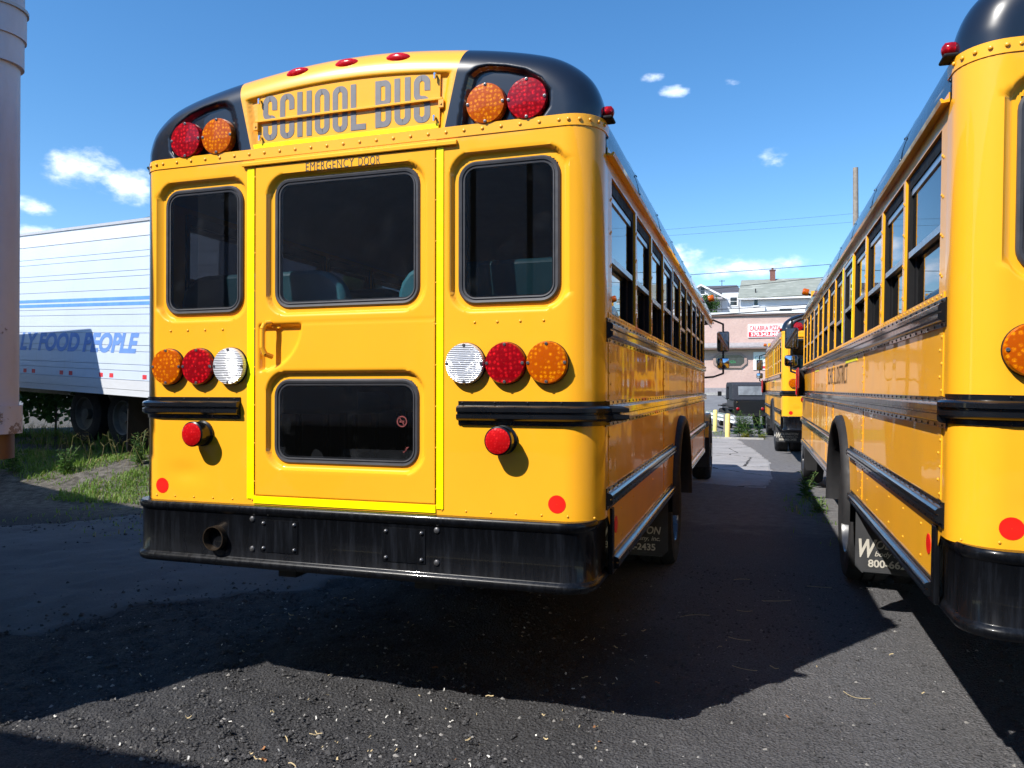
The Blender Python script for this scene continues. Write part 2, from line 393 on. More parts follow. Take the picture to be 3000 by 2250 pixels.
def ground_material():
    n = NT('millings'); n.set(Roughness=.92); n.p.inputs['Specular IOR Level'].default_value = .25
    P = n.pos(); sp = n.N.new('ShaderNodeSeparateXYZ'); n.link(P, sp.inputs[0]); X, Y = sp.outputs[0], sp.outputs[1]
    big = n.noise(1.1, 5, .6, P); mid = n.noise(9, 5, .65, P); fine = n.noise(90, 4, .7, P)
    dark = n.mix(n.remap(fine, .3, .7), (.018, .018, .020), (.076, .075, .079))
    dark = n.mix(n.remap(mid, .35, .7, 0, .45), dark, (.036, .035, .036))
    roll = n.mix(n.remap(fine, .3, .7), (.054, .053, .056), (.150, .148, .156))
    f = n.remap(n.math('ADD', n.math('ADD', X, n.math('MULTIPLY', Y, .3)), n.math('MULTIPLY', n.math('SUBTRACT', big, .5), 2.6)), .9, 2.6, 0, 1, True)
    near = n.mix(f, dark, roll)
    # pale grit
    v = n.vor(38, vec=P); grit = n.math('MULTIPLY', n.math('LESS_THAN', v.outputs['Distance'], .16), n.math('GREATER_THAN', n.noise(23, 2, .5, P), .60))
    near = n.mix(grit, near, (.30, .29, .28))
    old = n.mix(n.remap(mid, .3, .75), (.14, .135, .14), (.24, .235, .24)); old = n.mix(n.remap(fine, .3, .7, 0, .35), old, (.06, .06, .06))
    fy = n.remap(n.math('ADD', Y, n.math('MULTIPLY', n.math('SUBTRACT', n.noise(1.7, 6, .65, P), .5), 3.6)), 5.2, 6.2, 0, 1, True)
    fy = n.math('MULTIPLY', fy, n.remap(X, -3.0, -2.0))
    col = n.mix(fy, near, old)
    soil = n.mix(n.remap(mid, .35, .65), (.055, .05, .042), (.17, .155, .135))
    fs = n.remap(n.math('ADD', n.math('MULTIPLY', X, -1.), n.math('MULTIPLY', n.math('SUBTRACT', big, .5), 2.4)), 4.6, 5.6, 0, 1, True)
    col = n.mix(n.math('MULTIPLY', fs, n.remap(Y, 3.6, 4.6)), col, soil)
    n.color(col)
    b = n.bump(n.noise(140, 3, .7, P), .7, .010); b = n.bump(n.vor(70, vec=P).outputs['Distance'], .8, .014, b); b = n.bump(n.noise(30, 4, .65, P), .6, .025, b)
    n.normal(b)
ground_material()
def asphalt(name, a, b, crack=True):
    n = NT(name); n.set(Roughness=.9); n.p.inputs['Specular IOR Level'].default_value = .25
    P = n.pos(); f = n.noise(1.6, 6, .6, P); g = n.noise(60, 4, .7, P)
    c = n.mix(n.remap(f, .3, .7), a, b); c = n.mix(n.remap(g, .35, .65, 0, .4), c, tuple(x * .55 for x in a))
    if crack:
        v = n.vor(.55, 'DISTANCE_TO_EDGE', n.pos()); cr = n.math('LESS_THAN', n.math('ADD', v.outputs['Distance'], n.math('MULTIPLY', n.math('SUBTRACT', n.noise(7, 4, .6, P), .5), .05)), .008)
        c = n.mix(cr, c, (.03, .03, .03))
    n.color(c); n.normal(n.bump(g, .35, .006))
asphalt('old_concrete', (.26, .255, .26), (.38, .37, .37)); asphalt('slab_concrete', (.080, .080, .083), (.125, .124, .127), False); asphalt('street_asphalt', (.15, .155, .165), (.21, .215, .225), False)
simple('lawn', (.06, .14, .03), .9, var=.4, scale=3)
simple('kerb_stone', (.35, .34, .32), .85, var=.2, scale=8, bump=.2)

def spaced(lo, hi, fine_lo, fine_hi, step, grow=1.16):
    a = list(np.arange(fine_lo, fine_hi + 1e-6, step)); s = step; v = a[-1]
    while v < hi: s *= grow; v += s; a.append(min(v, hi))
    s = step; v = a[0]; b = []
    while v > lo: s *= grow; v -= s; b.append(max(v, lo))
    return np.array(b[::-1] + a)
def make_ground():
    xs = spaced(-900, 900, -3.0, 4.4, .026, 1.11); ys = spaced(-300, 1400, -.75, 3.2, .021, 1.07)
    X, Y = np.meshgrid(xs, ys, indexing='ij'); Z = ground_h(X, Y)
    nu, nv = X.shape
    co = np.stack([X, Y, Z], -1).reshape(-1, 3)
    idx = np.arange(nu * nv).reshape(nu, nv)
    q = np.stack([idx[:-1, :-1], idx[1:, :-1], idx[1:, 1:], idx[:-1, 1:]], -1).reshape(-1, 4)
    me = bpy.data.meshes.new('ground'); me.vertices.add(len(co)); me.vertices.foreach_set('co', co.ravel())
    me.loops.add(q.size); me.loops.foreach_set('vertex_index', q.ravel().astype(np.int32)); me.polygons.add(len(q))
    me.polygons.foreach_set('loop_start', (np.arange(len(q)) * 4).astype(np.int32)); me.polygons.foreach_set('loop_total', np.full(len(q), 4, np.int32))
    me.update(calc_edges=True); me.validate(); me.shade_smooth(); me.materials.append(MATS['millings'])
    o = bpy.data.objects.new('ground', me); COL.objects.link(o); o['kind'] = 'structure'
make_ground()
def sheet(name, poly, mat, lift=.006, step=.12, jag=.12, seed=0):
    p = np.array(poly); lo = p.min(0); hi = p.max(0)
    xs = np.arange(lo[0] - .3, hi[0] + .3, step); ys = np.arange(lo[1] - .3, hi[1] + .3, step)
    X, Y = np.meshgrid(xs, ys, indexing='ij')
    d = sd_poly(X, Y, poly) + jag * 2 * fbm(X, Y, 1.1, 5, seed)
    Z = ground_h(X, Y) + np.where(d < 0, lift, -.03)
    cx = (d[:-1, :-1] + d[1:, :-1] + d[1:, 1:] + d[:-1, 1:]) / 4
    mb = MB(); mb.grid(np.stack([X, Y, Z], -1), mask=cx < step * 1.2); return mb.build(name, mat, None, 60, kind='structure')
sheet('concrete_slab', [(-7.5, 1.9), (-5.3, 4.2), (-3.2, 3.3), (-1.2, 3.0), (-1.4, 1.9), (-2.2, 1.2), (-2.5, .55), (-4.2, -.1), (-7.5, -.6)], 'slab_concrete', .012, .06, .22, 5)
sheet('driveway', [(-1.6, 10.2), (2.05, 9.3), (2.2, 13.5), (1.75, 18.), (1.35, 21.2), (-6, 21.0), (-6, 10.5)], 'old_concrete', .008, .04, .10, 9)
sheet('street', [(-60, 31.5), (60, 31.5), (60, 44.), (-60, 44.)], 'street_asphalt', .01, 1.0, .0)
sheet('verge', [(-60, 44.6), (60, 44.6), (60, 47.4), (-60, 47.4)], 'lawn', .03, .8, .1)
sheet('grass_strip', [(-14, 26.), (.05, 23.4), (.6, 24.2), (-.2, 30.8), (-14, 31.)], 'lawn', .02, .5, .2)
kb = MB(); kb.sweep([(-60, 44.3), (60, 44.3)], [(-.1, gh(0, 44.3) - .1), (.1, gh(0, 44.3) - .1), (.1, gh(0, 44.3) + .14), (-.1, gh(0, 44.3) + .14)]); kb.build('kerb', 'kerb_stone', None, None, kind='structure')

# loose stones and dry bits lying on the millings
def scatter(name, n, region, fn, mats, **kw):
    mb = MB(); k = 0
    while k < n:
        x, y, w = region()
        if w <= 0: continue
        fn(mb, x, y, gh_fast(x, y)); k += 1
    return mb.build(name, mats, None, kw.get('smooth'), kind='stuff', label=kw['label'], category=kw['category'])
_gx = np.arange(-7, 7, .05); _gy = np.arange(-1.5, 12, .05); _GX, _GY = np.meshgrid(_gx, _gy, indexing='ij'); _GZ = ground_h(_GX, _GY)
def gh_fast(x, y):
    i = int(np.clip((x + 7) / .05, 0, len(_gx) - 1)); j = int(np.clip((y + 1.5) / .05, 0, len(_gy) - 1)); return float(_GZ[i, j])
simple('stone_dark', (.045, .044, .046), .9, var=.45, scale=14); simple('stone_pale', (.22, .21, .20), .9, var=.35, scale=14)
simple('straw', (.46, .36, .20), .8, var=.35, scale=11); simple('leaf_brown', (.26, .115, .045), .8, var=.45, scale=9); simple('paper_white', (.62, .60, .56), .8, var=.15)
def pebble(mb, x, y, z, r=None, mi=None):
    r = r or (.0035 + .010 * random.random() ** 2.6)
    a = random.random() * 6.28; vs = []
    for k in range(5):
        t = a + k * 1.2566; q = r * (.8 + .5 * random.random()); vs.append((x + math.cos(t) * q, y + math.sin(t) * q, z - r * .2 + r * .4 * random.random()))
    vs += [(x + r * (random.random() - .5), y + r * (random.random() - .5), z + r * (.55 + .45 * random.random())), (x, y, z - r * .8)]
    mb.add(vs, [(k, (k + 1) % 5, 5) for k in range(5)] + [((k + 1) % 5, k, 6) for k in range(5)], (1 if random.random() < .05 else 0) if mi is None else mi)
def reg_near():
    t = random.random(); y = -.6 + 4.2 * t ** 1.6; x = random.uniform(-2.2 - .5 * y, 3.0 + .35 * y); w = 1 if random.random() < (1 if x + .35 * y < 1.3 else .45) else 0
    return x, y, w
scatter('loose_stones', 26000, reg_near, pebble, ['stone_dark', 'stone_pale'], label='loose dark asphalt millings and grit on the ground', category='gravel')
def reg_slab():
    x = random.uniform(-6.5, -1.6); y = random.uniform(.2, 4.2); d = float(sd_poly(np.array([x]), np.array([y]), [(-7.5, 1.9), (-5.3, 4.2), (-3.2, 3.3), (-1.2, 3.0), (-1.4, 1.9), (-2.2, 1.2), (-2.5, .55), (-4.2, -.1), (-7.5, -.6)])[0])
    return x, y, 1 if (-.75 < d < .05 and random.random() < math.exp(d * 3.5)) or random.random() < .02 else 0
scatter('spilled_millings', 900, reg_slab, lambda mb, x, y, z: pebble(mb, x, y, z + .014, .005 + .013 * random.random() ** 2, 0), ['stone_dark', 'stone_pale'], label='dark crumbs spilled over the edge of the grey slab', category='gravel')
def blade(mb, x, y, z, L, w, mi, curl=.3):
    a = random.random() * 6.28; bnd = random.uniform(-curl, curl) * L; pts = []
    for t in (0, .35, .7, 1.):
        px = x + math.cos(a) * L * (t - .5) - math.sin(a) * bnd * math.sin(t * 3.14); py = y + math.sin(a) * L * (t - .5) + math.cos(a) * bnd * math.sin(t * 3.14)
        ww = w * (1 - .6 * abs(t - .45)); zz = z + .004 + .012 * random.random()
        pts += [(px - math.sin(a) * ww, py + math.cos(a) * ww, zz), (px + math.sin(a) * ww, py - math.cos(a) * ww, zz + .003)]
    mb.add(pts, [(0, 1, 3, 2), (2, 3, 5, 4), (4, 5, 7, 6)], mi)
def bit(mb, x, y, z):
    q = random.random()
    if q < .62: blade(mb, x, y, z + .004, random.uniform(.012, .05), random.uniform(.0012, .0035), 0)
    elif q < .67: blade(mb, x, y, z + .004, random.uniform(.015, .04), random.uniform(.004, .009), 1)
    else: blade(mb, x, y, z + .004, random.uniform(.008, .022), random.uniform(.002, .0045), 2)
def reg_deb():
    y = -.55 + 2.4 * random.random() ** 1.5; x = random.uniform(-1.4, 2.6 + .2 * y); f = fbm(np.array([x]), np.array([y]), 1.3, 2, 77)[0]
    return x, y, 1 if random.random() < (.5 + 2 * f) * (1 if x < 1.2 else .3) else 0
scatter('dry_litter', 210, reg_deb, bit, ['straw', 'leaf_brown', 'paper_white'], label='straw, dry leaf bits and paper scraps on the millings', category='litter')
def twig(mb, x, y, z):
    L = random.uniform(.1, .24); a = random.uniform(-.5, .5); k = random.uniform(-.35, .35); pts = []
    for t in np.linspace(0, 1, 6): pts.append((x + math.cos(a) * L * t - math.sin(a) * k * L * math.sin(t * 3), y + math.sin(a) * L * t + math.cos(a) * k * L * math.sin(t * 3), z + .012))
    mb.tube(pts, .0014, 5)
scatter('pale_twigs', 8, lambda: (random.uniform(1.3, 2.3), random.uniform(.9, 3.2), 1), twig, ['straw'], label='thin pale curved twigs between the two buses', category='twigs')

# ------------------------------------------------------------------ school bus (built once, rear face at local y = 0, front towards +y)
W = 1.21; RC = .15
OUT = [(1.21, 2.58), (1.21, 2.70), (1.203, 2.795), (1.155, 2.90), (1.05, 2.988), (.91, 3.042), (.67, 3.093), (.39, 3.13), (.18, 3.147), (0, 3.151)]
def arch_half(zs):   # half width of the roof outline at height z
    pts = arch_fine[::-1]
    return np.interp(zs, [p[1] for p in arch_fine], [p[0] for p in arch_fine])
def smooth_arch():
    # Catmull-Rom through OUT
    P = [OUT[0]] + OUT + [(-.18, 3.147)]; out = []
    for i in range(1, len(P) - 2):
        p0, p1, p2, p3 = [np.array(q) for q in P[i - 1:i + 3]]
        for t in np.linspace(0, 1, 8, endpoint=False):
            out.append(tuple(.5 * ((2 * p1) + (-p0 + p2) * t + (2 * p0 - 5 * p1 + 4 * p2 - p3) * t * t + (-p0 + 3 * p1 - 3 * p2 + p3) * t ** 3)))
    out.append((0, 3.151)); return out
arch_fine = smooth_arch()
ROOF = [(1.21, 2.58), (1.209, 2.64), (1.200, 2.71), (1.165, 2.81), (1.085, 2.91), (.93, 3.005), (.68, 3.07), (.40, 3.112), (.2, 3.128), (0, 3.132)]
arch_full = arch_fine + [(-x, z) for x, z in arch_fine[::-1][1:]]       # right to left over the top

roof_full = ROOF + [(-x, z) for x, z in ROOF[::-1][1:]]
def _dense(P):
    out = []
    for i in range(len(P) - 1):
        p0 = np.array(P[max(0, i - 1)]); p1 = np.array(P[i]); p2 = np.array(P[i + 1]); p3 = np.array(P[min(len(P) - 1, i + 2)])
        for t in np.linspace(0, 1, 4, endpoint=False): out.append(tuple(.5 * ((2 * p1) + (-p0 + p2) * t + (2 * p0 - 5 * p1 + 4 * p2 - p3) * t * t + (-p0 + 3 * p1 - 3 * p2 + p3) * t ** 3)))
    return out + [P[-1]]
roof_full = _dense(roof_full)

def corner_path(y_end, w=W, rear=0., rc=RC, n=8, left=True, right=True, x_stop=None):
    """plan path: right side -> rear -> left side (or one half of it)"""
    P = []
    if right:
        P.append((w, y_end)); c = (w - rc, rear + rc)
        for i in range(n + 1):
            t = math.pi / 2 * i / n; P.append((c[0] + rc * math.cos(t), c[1] - rc * math.sin(t)))
    else: P.append((x_stop, rear))
    if left:
        c = (-(w - rc), rear + rc)
        for i in range(n + 1):
            t = math.pi / 2 * i / n; P.append((c[0] - rc * math.sin(t), c[1] - rc * math.cos(t)))
        P.append((-w, y_end))
    else: P.append((x_stop, rear))
    return P
def rail_profile(z0, z1, d=.030, rear=False):
    h = z1 - z0; f = .022
    return [(.0, z0), (.006, z0), (.006, z0 + f * .8), (d * .75, z0 + f), (d, z0 + f + .008), (d, z0 + h * .44), (d * .62, z0 + h * .47), (d * .62, z0 + h * .53), (d, z0 + h * .56), (d, z1 - f - .008), (d * .75, z1 - f), (.006, z1 - f * .8), (.006, z1), (0, z1)]

def make_bus():
    root = empty('school_bus')
    riv_y = MB(); riv_k = MB()         # yellow / black rivets
    # ---- rear lower panels with pressed window surrounds
    WIN = {1: (.569, 1.04, 1.92, 2.56), -1: (-1.04, -.569, 1.92, 2.56)}
    for sx in (1, -1):
        arcs = [RC * math.pi / 2 * i / 10 for i in range(11)]
        xs_flat = np.linspace(.474 if sx > 0 else .489, W - RC, 74); zs = np.linspace(.985, 2.668, 190)
        px = list(xs_flat) + [W - RC + RC * math.sin(a / RC) for a in arcs[1:]] + [W]; py = [0.] * len(xs_flat) + [RC - RC * math.cos(a / RC) for a in arcs[1:]] + [.205]
        X = np.repeat(np.array(px)[:, None], len(zs), 1) * sx; Y = np.repeat(np.array(py)[:, None], len(zs), 1); Z = np.repeat(zs[None], len(px), 0)
        x0, x1, z0, z1 = WIN[sx]
        d = sd_rrect(X, Z, x0 - .026, x1 + .026, z0 - .022, z1 + .03, .095)
        Y = Y + .026 * (1 - sstep(-.005, .009, d)) * (Y < .1) - .0
        # slight dents low on the panel
        Y = Y + .006 * np.exp(-(((X * sx - .90) / .10) ** 2 + ((Z - 1.13) / .05) ** 2)) * (sx < 0)
        hole = sd_rrect(X, Z, x0 + .012, x1 - .012, z0 + .012, z1 - .012, .055)
        m = (hole[:-1, :-1] > 0) | (Y[:-1, :-1] > .1)
        mb = MB(); mb.grid(np.stack([X, Y, Z], -1), mask=m); mb.build('rear_panel', 'yellow_paint', root, 50)
        # window seal and glass
        window_seal(root, x0, x1, z0, z1, .024, 'rear_window')
        for k in range(4):
            riv_y.dome((sx * (.655 + .105 * k + (.02 if sx < 0 else 0)), -.0005, 1.842), (0, -1, 0), .0065, n=7)
        for k in range(7): riv_y.dome((sx * (.50 + .115 * k), 0, 1.008), (0, -1, 0), .0055, n=6)
    # ---- emergency door
    xs = np.linspace(-.481, .468, 110); zs = np.linspace(1.035, 2.628, 180); X, Z = np.meshgrid(xs, zs, indexing='ij')
    Y = np.full(X.shape, -.006)
    UW = (-.387, .387, 1.931, 2.565); LW = (-.388, .384, 1.187, 1.598)
    for (x0, x1, z0, z1), up in ((UW, .010), (LW, .028)):
        d = sd_rrect(X, Z, x0 - .024, x1 + .024, z0 - .02, z1 + up, .10); Y = Y + .024 * (1 - sstep(-.005, .009, d))
    # handle recess, a quarter disc
    q = np.where((X > -.455) & (Z < 1.858), np.hypot(np.maximum(X + .455, 0) / 1.02, (Z - 1.858)) - .222, np.maximum(-.455 - X, Z - 1.858))
    q = np.maximum(q, np.maximum(-.455 - X, Z - 1.858)); Y = Y + .028 * (1 - sstep(-.012, .008, q))
    hol = np.minimum(sd_rrect(X, Z, UW[0] + .012, UW[1] - .012, UW[2] + .012, UW[3] - .012, .06), sd_rrect(X, Z, LW[0] + .012, LW[1] - .012, LW[2] + .012, LW[3] - .012, .06))
    mb = MB(); mb.grid(np.stack([X, Y, Z], -1), mask=hol[:-1, :-1] > 0)
    # door returns
    mb.box(-.481, -.478, -.006, .03, 1.035, 2.628); mb.box(.465, .468, -.006, .03, 1.035, 2.628); mb.box(-.481, .468, -.006, .03, 1.035, 1.038); mb.box(-.481, .468, -.006, .03, 2.625, 2.628)
    door = mb.build('emergency_door', 'yellow_paint', root, 50)
    window_seal(door, *UW, .022, 'door_window', 'glass_door'); lw = window_seal(door, *LW, .022, 'door_window')
    mb = MB()
    mb.tube([(-.388, -.012, 1.868), (-.404, -.036, 1.862), (-.412, -.044, 1.835), (-.412, -.044, 1.745), (-.402, -.036, 1.715), (-.385, -.004, 1.703)], .0125, 10)
    mb.cyl((-.372, .02, 1.868), (-.372, .008, 1.868), .03, n=20); mb.build('door_handle', 'yellow_paint', door, 60)
    # stickers on the lower door glass
    mb = MB(); mb.lathe([(.020, 0), (.026, 0)], (.297, .0105, 1.40), (0, -1, 0), 24); mb.add([(.281, .0105, 1.417), (.285, .0105, 1.421), (.313, .0105, 1.383), (.309, .0105, 1.379)], [(0, 1, 2, 3)])
    mb.add([(.285, .0105, 1.395), (.309, .0105, 1.395), (.309, .0105, 1.404), (.285, .0105, 1.404)], [(0, 1, 2, 3)]); mb.build('warning_sticker', 'sticker_faded', door)
    mb = MB(); mb.add([(.300, .0105, 1.262), (.315, .0105, 1.266), (.333, .0105, 1.285), (.318, .0105, 1.283), (.322, .0105, 1.27), (.306, .0105, 1.256)], [(0, 1, 2, 3, 4, 5)]); mb.build('window_mark', 'sticker_faded', door)
    for wd, xa, wdt in (('EMERGENCY', -.199, .258), ('DOOR', .082, .112)):
        text('door_lettering', wd, 'decal_black', door, .042, wdt, bold=.0, spacing=1.12, matrix=face_matrix((xa, -.0068, 2.5815), (1, 0, 0), (0, 0, 1)))
    for k in range(9):
        riv_y.dome((-.4845, -.004, 1.10 + .185 * k), (0, -1, 0), .004, n=6); riv_y.dome((.4715, -.004, 1.10 + .185 * k), (0, -1, 0), .004, n=6)
    # door frame behind the gap
    mb = MB(); mb.box(-.489, .474, .012, .03, .985, 1.036); mb.box(-.489, -.4815, .012, .03, 1.036, 2.66); mb.box(.4685, .474, .012, .03, 1.036, 2.66); mb.box(-.481, .468, .012, .03, 2.6285, 2.66)
    mb.build('door_frame', 'black_matte', root)
    mb = MB(); mb.box(-.489, .474, -.002, .011, .985, 1.0335); mb.build('door_sill', 'yellow_paint', root); mb = MB(); mb.box(-.489, .474, -.002, .011, 2.632, 2.668); mb.build('door_lintel', 'yellow_paint', root)
    # reflective tape
    for a in ((-.528, -.489, 1.015, 2.624), (.474, .507, 1.012, 2.628)):
        mb = MB(); mb.box(a[0], a[1], -.0045, -.001, a[2], a[3]); mb.build('reflective_strip', 'tape_yellow', root)
    mb = MB(); mb.box(-.489, .470, -.0065, -.0025, .994, 1.029); mb.build('reflective_strip', 'tape_yellow', root)
    # drip gutter over the door
    mb = MB(); mb.prism([(0, 2.634), (-.015, 2.632), (-.017, 2.635), (-.017, 2.648), (-.014, 2.653), (0, 2.656)], lambda u, v, k: ((-.553, .572)[k], u, v)); mb.build('drip_gutter', 'yellow_paint', root)
    # ---- riveted band and rear cap
    mb = MB(); mb.sweep(corner_path(.21), [(-.004, 2.668), (.003, 2.668), (.004, 2.669), (.004, 2.7165), (.003, 2.7175), (-.004, 2.7175)]); mb.build('rivet_band', 'yellow_paint', root, 25)
    for k in range(-12, 13): riv_y.dome((k * .0865 + .0, -.004, 2.694), (0, -1, 0), .0085, n=8)
    for sx in (1, -1):
        for k in range(5):
            t = (k + .4) / 5 * math.pi / 2; riv_y.dome((sx * (W - RC + (RC + .006) * math.sin(t)), RC - (RC + .006) * math.cos(t), 2.694), (sx * math.sin(t), -math.cos(t), 0), .0085, n=8)
    NZ, NX = 96, 220
    tz = np.linspace(0, 1, NZ); zz = 2.70 + (3.151 - 2.70) * (1 - (1 - tz) ** 1.7)
    ph = np.linspace(-1, 1, NX); ss = np.sign(ph) * (1 - (1 - np.abs(ph)) ** 1.5)
    hw = arch_half(zz); hw[-1] = .0
    Z = np.repeat(zz[None], NX, 0); X = ss[:, None] * hw[None]
    poly = [(x, z) for x, z in arch_full if z > 2.58] + [(-1.21, 1.5), (1.21, 1.5)]
    D = np.maximum(-sd_poly(X, Z, poly), 0); D[:, -1] = 0; D[0] = 0; D[-1] = 0
    Y = np.where(D < RC, RC - np.sqrt(np.maximum(RC ** 2 - (RC - D) ** 2, 0)), 0)
    arc = .035 * (1 - (X / .53) ** 2)
    trap = np.maximum(np.abs(X) - (.495 + (Z - 2.70) * .16), Z - (2.965 + arc)); trap = np.maximum(trap, 2.66 - Z)
    sq = np.maximum(trap, -1)
    Y = Y + .020 * (1 - sstep(-.018, .006, sq))
    rec = [(.588, 2.708), (.612, 2.87), (.632, 2.94), (.668, 2.967), (.715, 2.972), (.80, 2.957), (.885, 2.930), (.955, 2.882), (.992, 2.825), (.990, 2.76), (.955, 2.716), (.90, 2.703), (.62, 2.699)]
    lamp_rec = np.minimum(sd_poly(X, Z, rec), sd_poly(-X, Z, rec))
    YF = .045
    w_ = 1 - sstep(-.016, .010, lamp_rec); Y = Y * (1 - w_) + w_ * (np.minimum(Y * .25, .03) + .034)
    mb = MB(); mb.grid(np.stack([X, Y, Z], -1)); cap = mb.build('rear_cap', 'cap_paint', root, 60)
    # warning lamps
    for x, m_ in ((.707, 'lens_amber'), (.896, 'lens_red'), (-.707, 'lens_amber'), (-.896, 'lens_red')): round_lamp(root, 'warning_lamp', x, 2.802, .045, .092, .055, m_)
    # clearance lamps
    for x, z in ((-.268, 3.066), (0, 3.075), (.268, 3.066)):
        yb = .045; mb = MB()
        prof = [(1.0, 0), (1.0, .012), (.9, .024), (.6, .034), (.25, .038), (.001, .039)]
        vs = []; fs = []; n = 28; nrm = Vector((0, -.86, .5)).normalized(); up = Vector((0, .5, .86)); tilt = -x * .28
        ux = Vector((math.cos(tilt), 0, math.sin(tilt)))
        for r, h in prof:
            for i in range(n):
                t = 2 * math.pi * i / n; p = Vector((x, yb, z)) + ux * (math.cos(t) * r * .066) + up * (math.sin(t) * r * .027) + nrm * h; vs.append(p)
        for j in range(len(prof) - 1):
            for i in range(n): fs.append((j * n + i, j * n + (i + 1) % n, (j + 1) * n + (i + 1) % n, (j + 1) * n + i))
        mb.add(vs, fs); mb.build('clearance_lamp', 'lens_red_small', root, 60)
    # sign plate, lettering, bar
    mb = MB(); mb.prism([(-.478, 2.738), (.482, 2.738), (.487, 2.975), (.40, 2.986), (0, 3.0), (-.40, 2.984), (-.482, 2.972)], lambda u, v, k: (u, (.017, .010)[k], v)); sign = mb.build('sign_plate', 'yellow_paint', root, None)
    block_word(sign, 'SCHOOL', -.449, .112, 2.756, .216, .0085); block_word(sign, 'BUS', .161, .437, 2.755, .216, .0085)
    mb = MB(); mb.box(-.485, .503, -.006, .005, 2.8445, 2.8555); mb.build('sign_bar', 'yellow_paint', root, None, .002)
    for x in (-.481, .496):
        mb = MB(); mb.box(x - .012, x + .012, -.008, .012, 2.808, 2.843); mb.cyl((x, -.012, 2.825), (x, .0, 2.825), .005, n=8); mb.build('bar_bracket', 'bolt_yellow', root)
    for x, z in ((-.462, 2.955), (.466, 2.962), (-.458, 2.775), (.462, 2.772)):
        mb = MB(); mb.cyl((x, .006, z), (x, -.010, z), .0055, n=8); mb.box(x - .003, x + .003, -.012, .0, z - .022, z + .002); mb.build('sign_clip', 'chrome', root)
    mb = MB(); mb.box(-.505, .478, .005, .0085, 2.722, 2.742); mb.build('reflective_strip', 'tape_yellow', root)
    # ---- tail lamps, brake lamps, reflectors
    for sx in (1, -1):
        for x, m_ in ((.99, 'lens_amber'), (.804, 'lens_red'), (.617, 'lens_clear')): round_lamp(root, 'tail_lamp', sx * x, 1.66, 0., .0915, .034, m_)
        x = sx * .79
        mb = MB(); mb.lathe([(.064, 0), (.064, .010), (.056, .016), (.056, .045), (.062, .05), (.062, .078), (.056, .082)], (x, 0, 1.327), (0, -1, 0), 32); pod = mb.build('brake_lamp', 'black_gloss', root, 40)
        mb = MB(); mb.lathe([(.057, .072), (.055, .084), (.04, .090), (.001, .092)], (x, 0, 1.327), (0, -1, 0), 32); mb.build('lens', 'lens_red_small', pod, 50)
        mb = MB(); mb.lathe([(.001, .0012), (.0385, .0012), (.0385, 0)], (sx * 1.028 - (.012 if sx < 0 else 0), 0, 1.058), (0, -1, 0), 28); mb.build('reflector_sticker', 'sticker_red', root)
        # rear rub rail round the corner
        P = corner_path(.13, left=(sx < 0), right=(sx > 0), x_stop=.58 if sx > 0 else -.568)
        mb = MB(); mb.sweep(P, rail_profile(1.39 if sx > 0 else 1.402, 1.495 if sx > 0 else 1.508, .034)); mb.build('rear_rub_rail', 'black_gloss', root, 35)
        for z in (1.398, 1.487):
            for k in range(4): riv_k.dome((sx * (.60 + .15 * k), -.006, z + (.012 if sx < 0 else 0)), (0, -1, 0), .006, n=6)
        # red marker on the cap side
        mb = MB(); mb.lathe([(.028, 0), (.028, .02), (.024, .04), (.01, .048), (.001, .049)], (sx * 1.2, .15, 2.755), (sx, 0, .12), 18); mk = mb.build('side_marker', 'lens_red', root, 50)
        mb = MB(); mb.box(min(sx * 1.198, sx * 1.248), max(sx * 1.198, sx * 1.248), .105, .195, 2.718, 2.732); mb.build('marker_base', 'black_matte', mk, None, .006)
    # ---- bumper
    P = corner_path(.30, w=W - .030, rear=-.058, rc=.13, n=10)
    prof = [(-.09, .985), (.006, .990), (.012, .984), (.015, .972), (.012, .958), (.003, .950), (.0, .944), (.0, .742), (.004, .736), (.014, .730), (.019, .718), (.016, .704), (.008, .695), (-.06, .692), (-.07, .70), (-.05, .715), (-.03, .74), (-.03, .95), (-.09, .955)]
    mb = MB(); mb.sweep(P, prof); bump = mb.build('rear_bumper', 'black_bumper', root, 40)
    for (x0, x1) in ((-.408, -.204), (.236, .446)):
        mb = MB(); mb.box(x0, x1, -.0615, -.056, .776, .927); pl = mb.build('access_plate', 'black_bumper', bump)
        for x in (x0 + .018, x1 - .018):
            for z in (.794, .912):
                mb = MB(); mb.dome((x, -.0615, z), (0, -1, 0), .0095, .010, 8); mb.build('bolt', 'bolt_metal', pl, 40)
    for x in (-.455, .50):
        for z in (.786, .928):
            mb = MB(); mb.dome((x, -.058, z), (0, -1, 0), .014, .009, 12); mb.build('bolt', 'bolt_metal', bump, 40)
    mb = MB(); mb.lathe([(.046, .25), (.056, .25), (.058, -.032), (.054, -.032), (.05, 0.0), (.046, .25)], (-.655, -.062, .828), (0, 1, 0), 32); mb.build('exhaust_pipe', 'pipe_bronze', root, 40)
    mb = MB(); mb.lathe([(.001, .2), (.054, .2)], (-.655, -.062, .828), (0, 1, 0), 24); mb.build('exhaust_bore', 'black_matte', root)
    # ---- side walls
    PILL = [.205] + [1.06 + .675 * i for i in range(12)]
    YF_ = 9.25
    for sx in (1, -1):
        yend = YF_ if sx < 0 else 7.15
        # lower wall with wheel arch
        ys = sorted(set(list(np.round(np.arange(.205, yend, .225), 3)) + list(np.round(3.70 + .64 * np.cos(np.linspace(0, math.pi, 25)), 4)) + [yend]))
        rows = [.0, .25, .5, .75, 1.]
        P = np.zeros((len(ys), 5, 3))
        for i, y in enumerate(ys):
            zb = .71 if y > .30 else .985
            dd = .64 ** 2 - (y - 3.70) ** 2
            if dd > 0: zb = max(zb, .62 + math.sqrt(dd))
            for j, t in enumerate(rows): P[i, j] = (sx * W, y, zb + (1.87 - zb) * t)
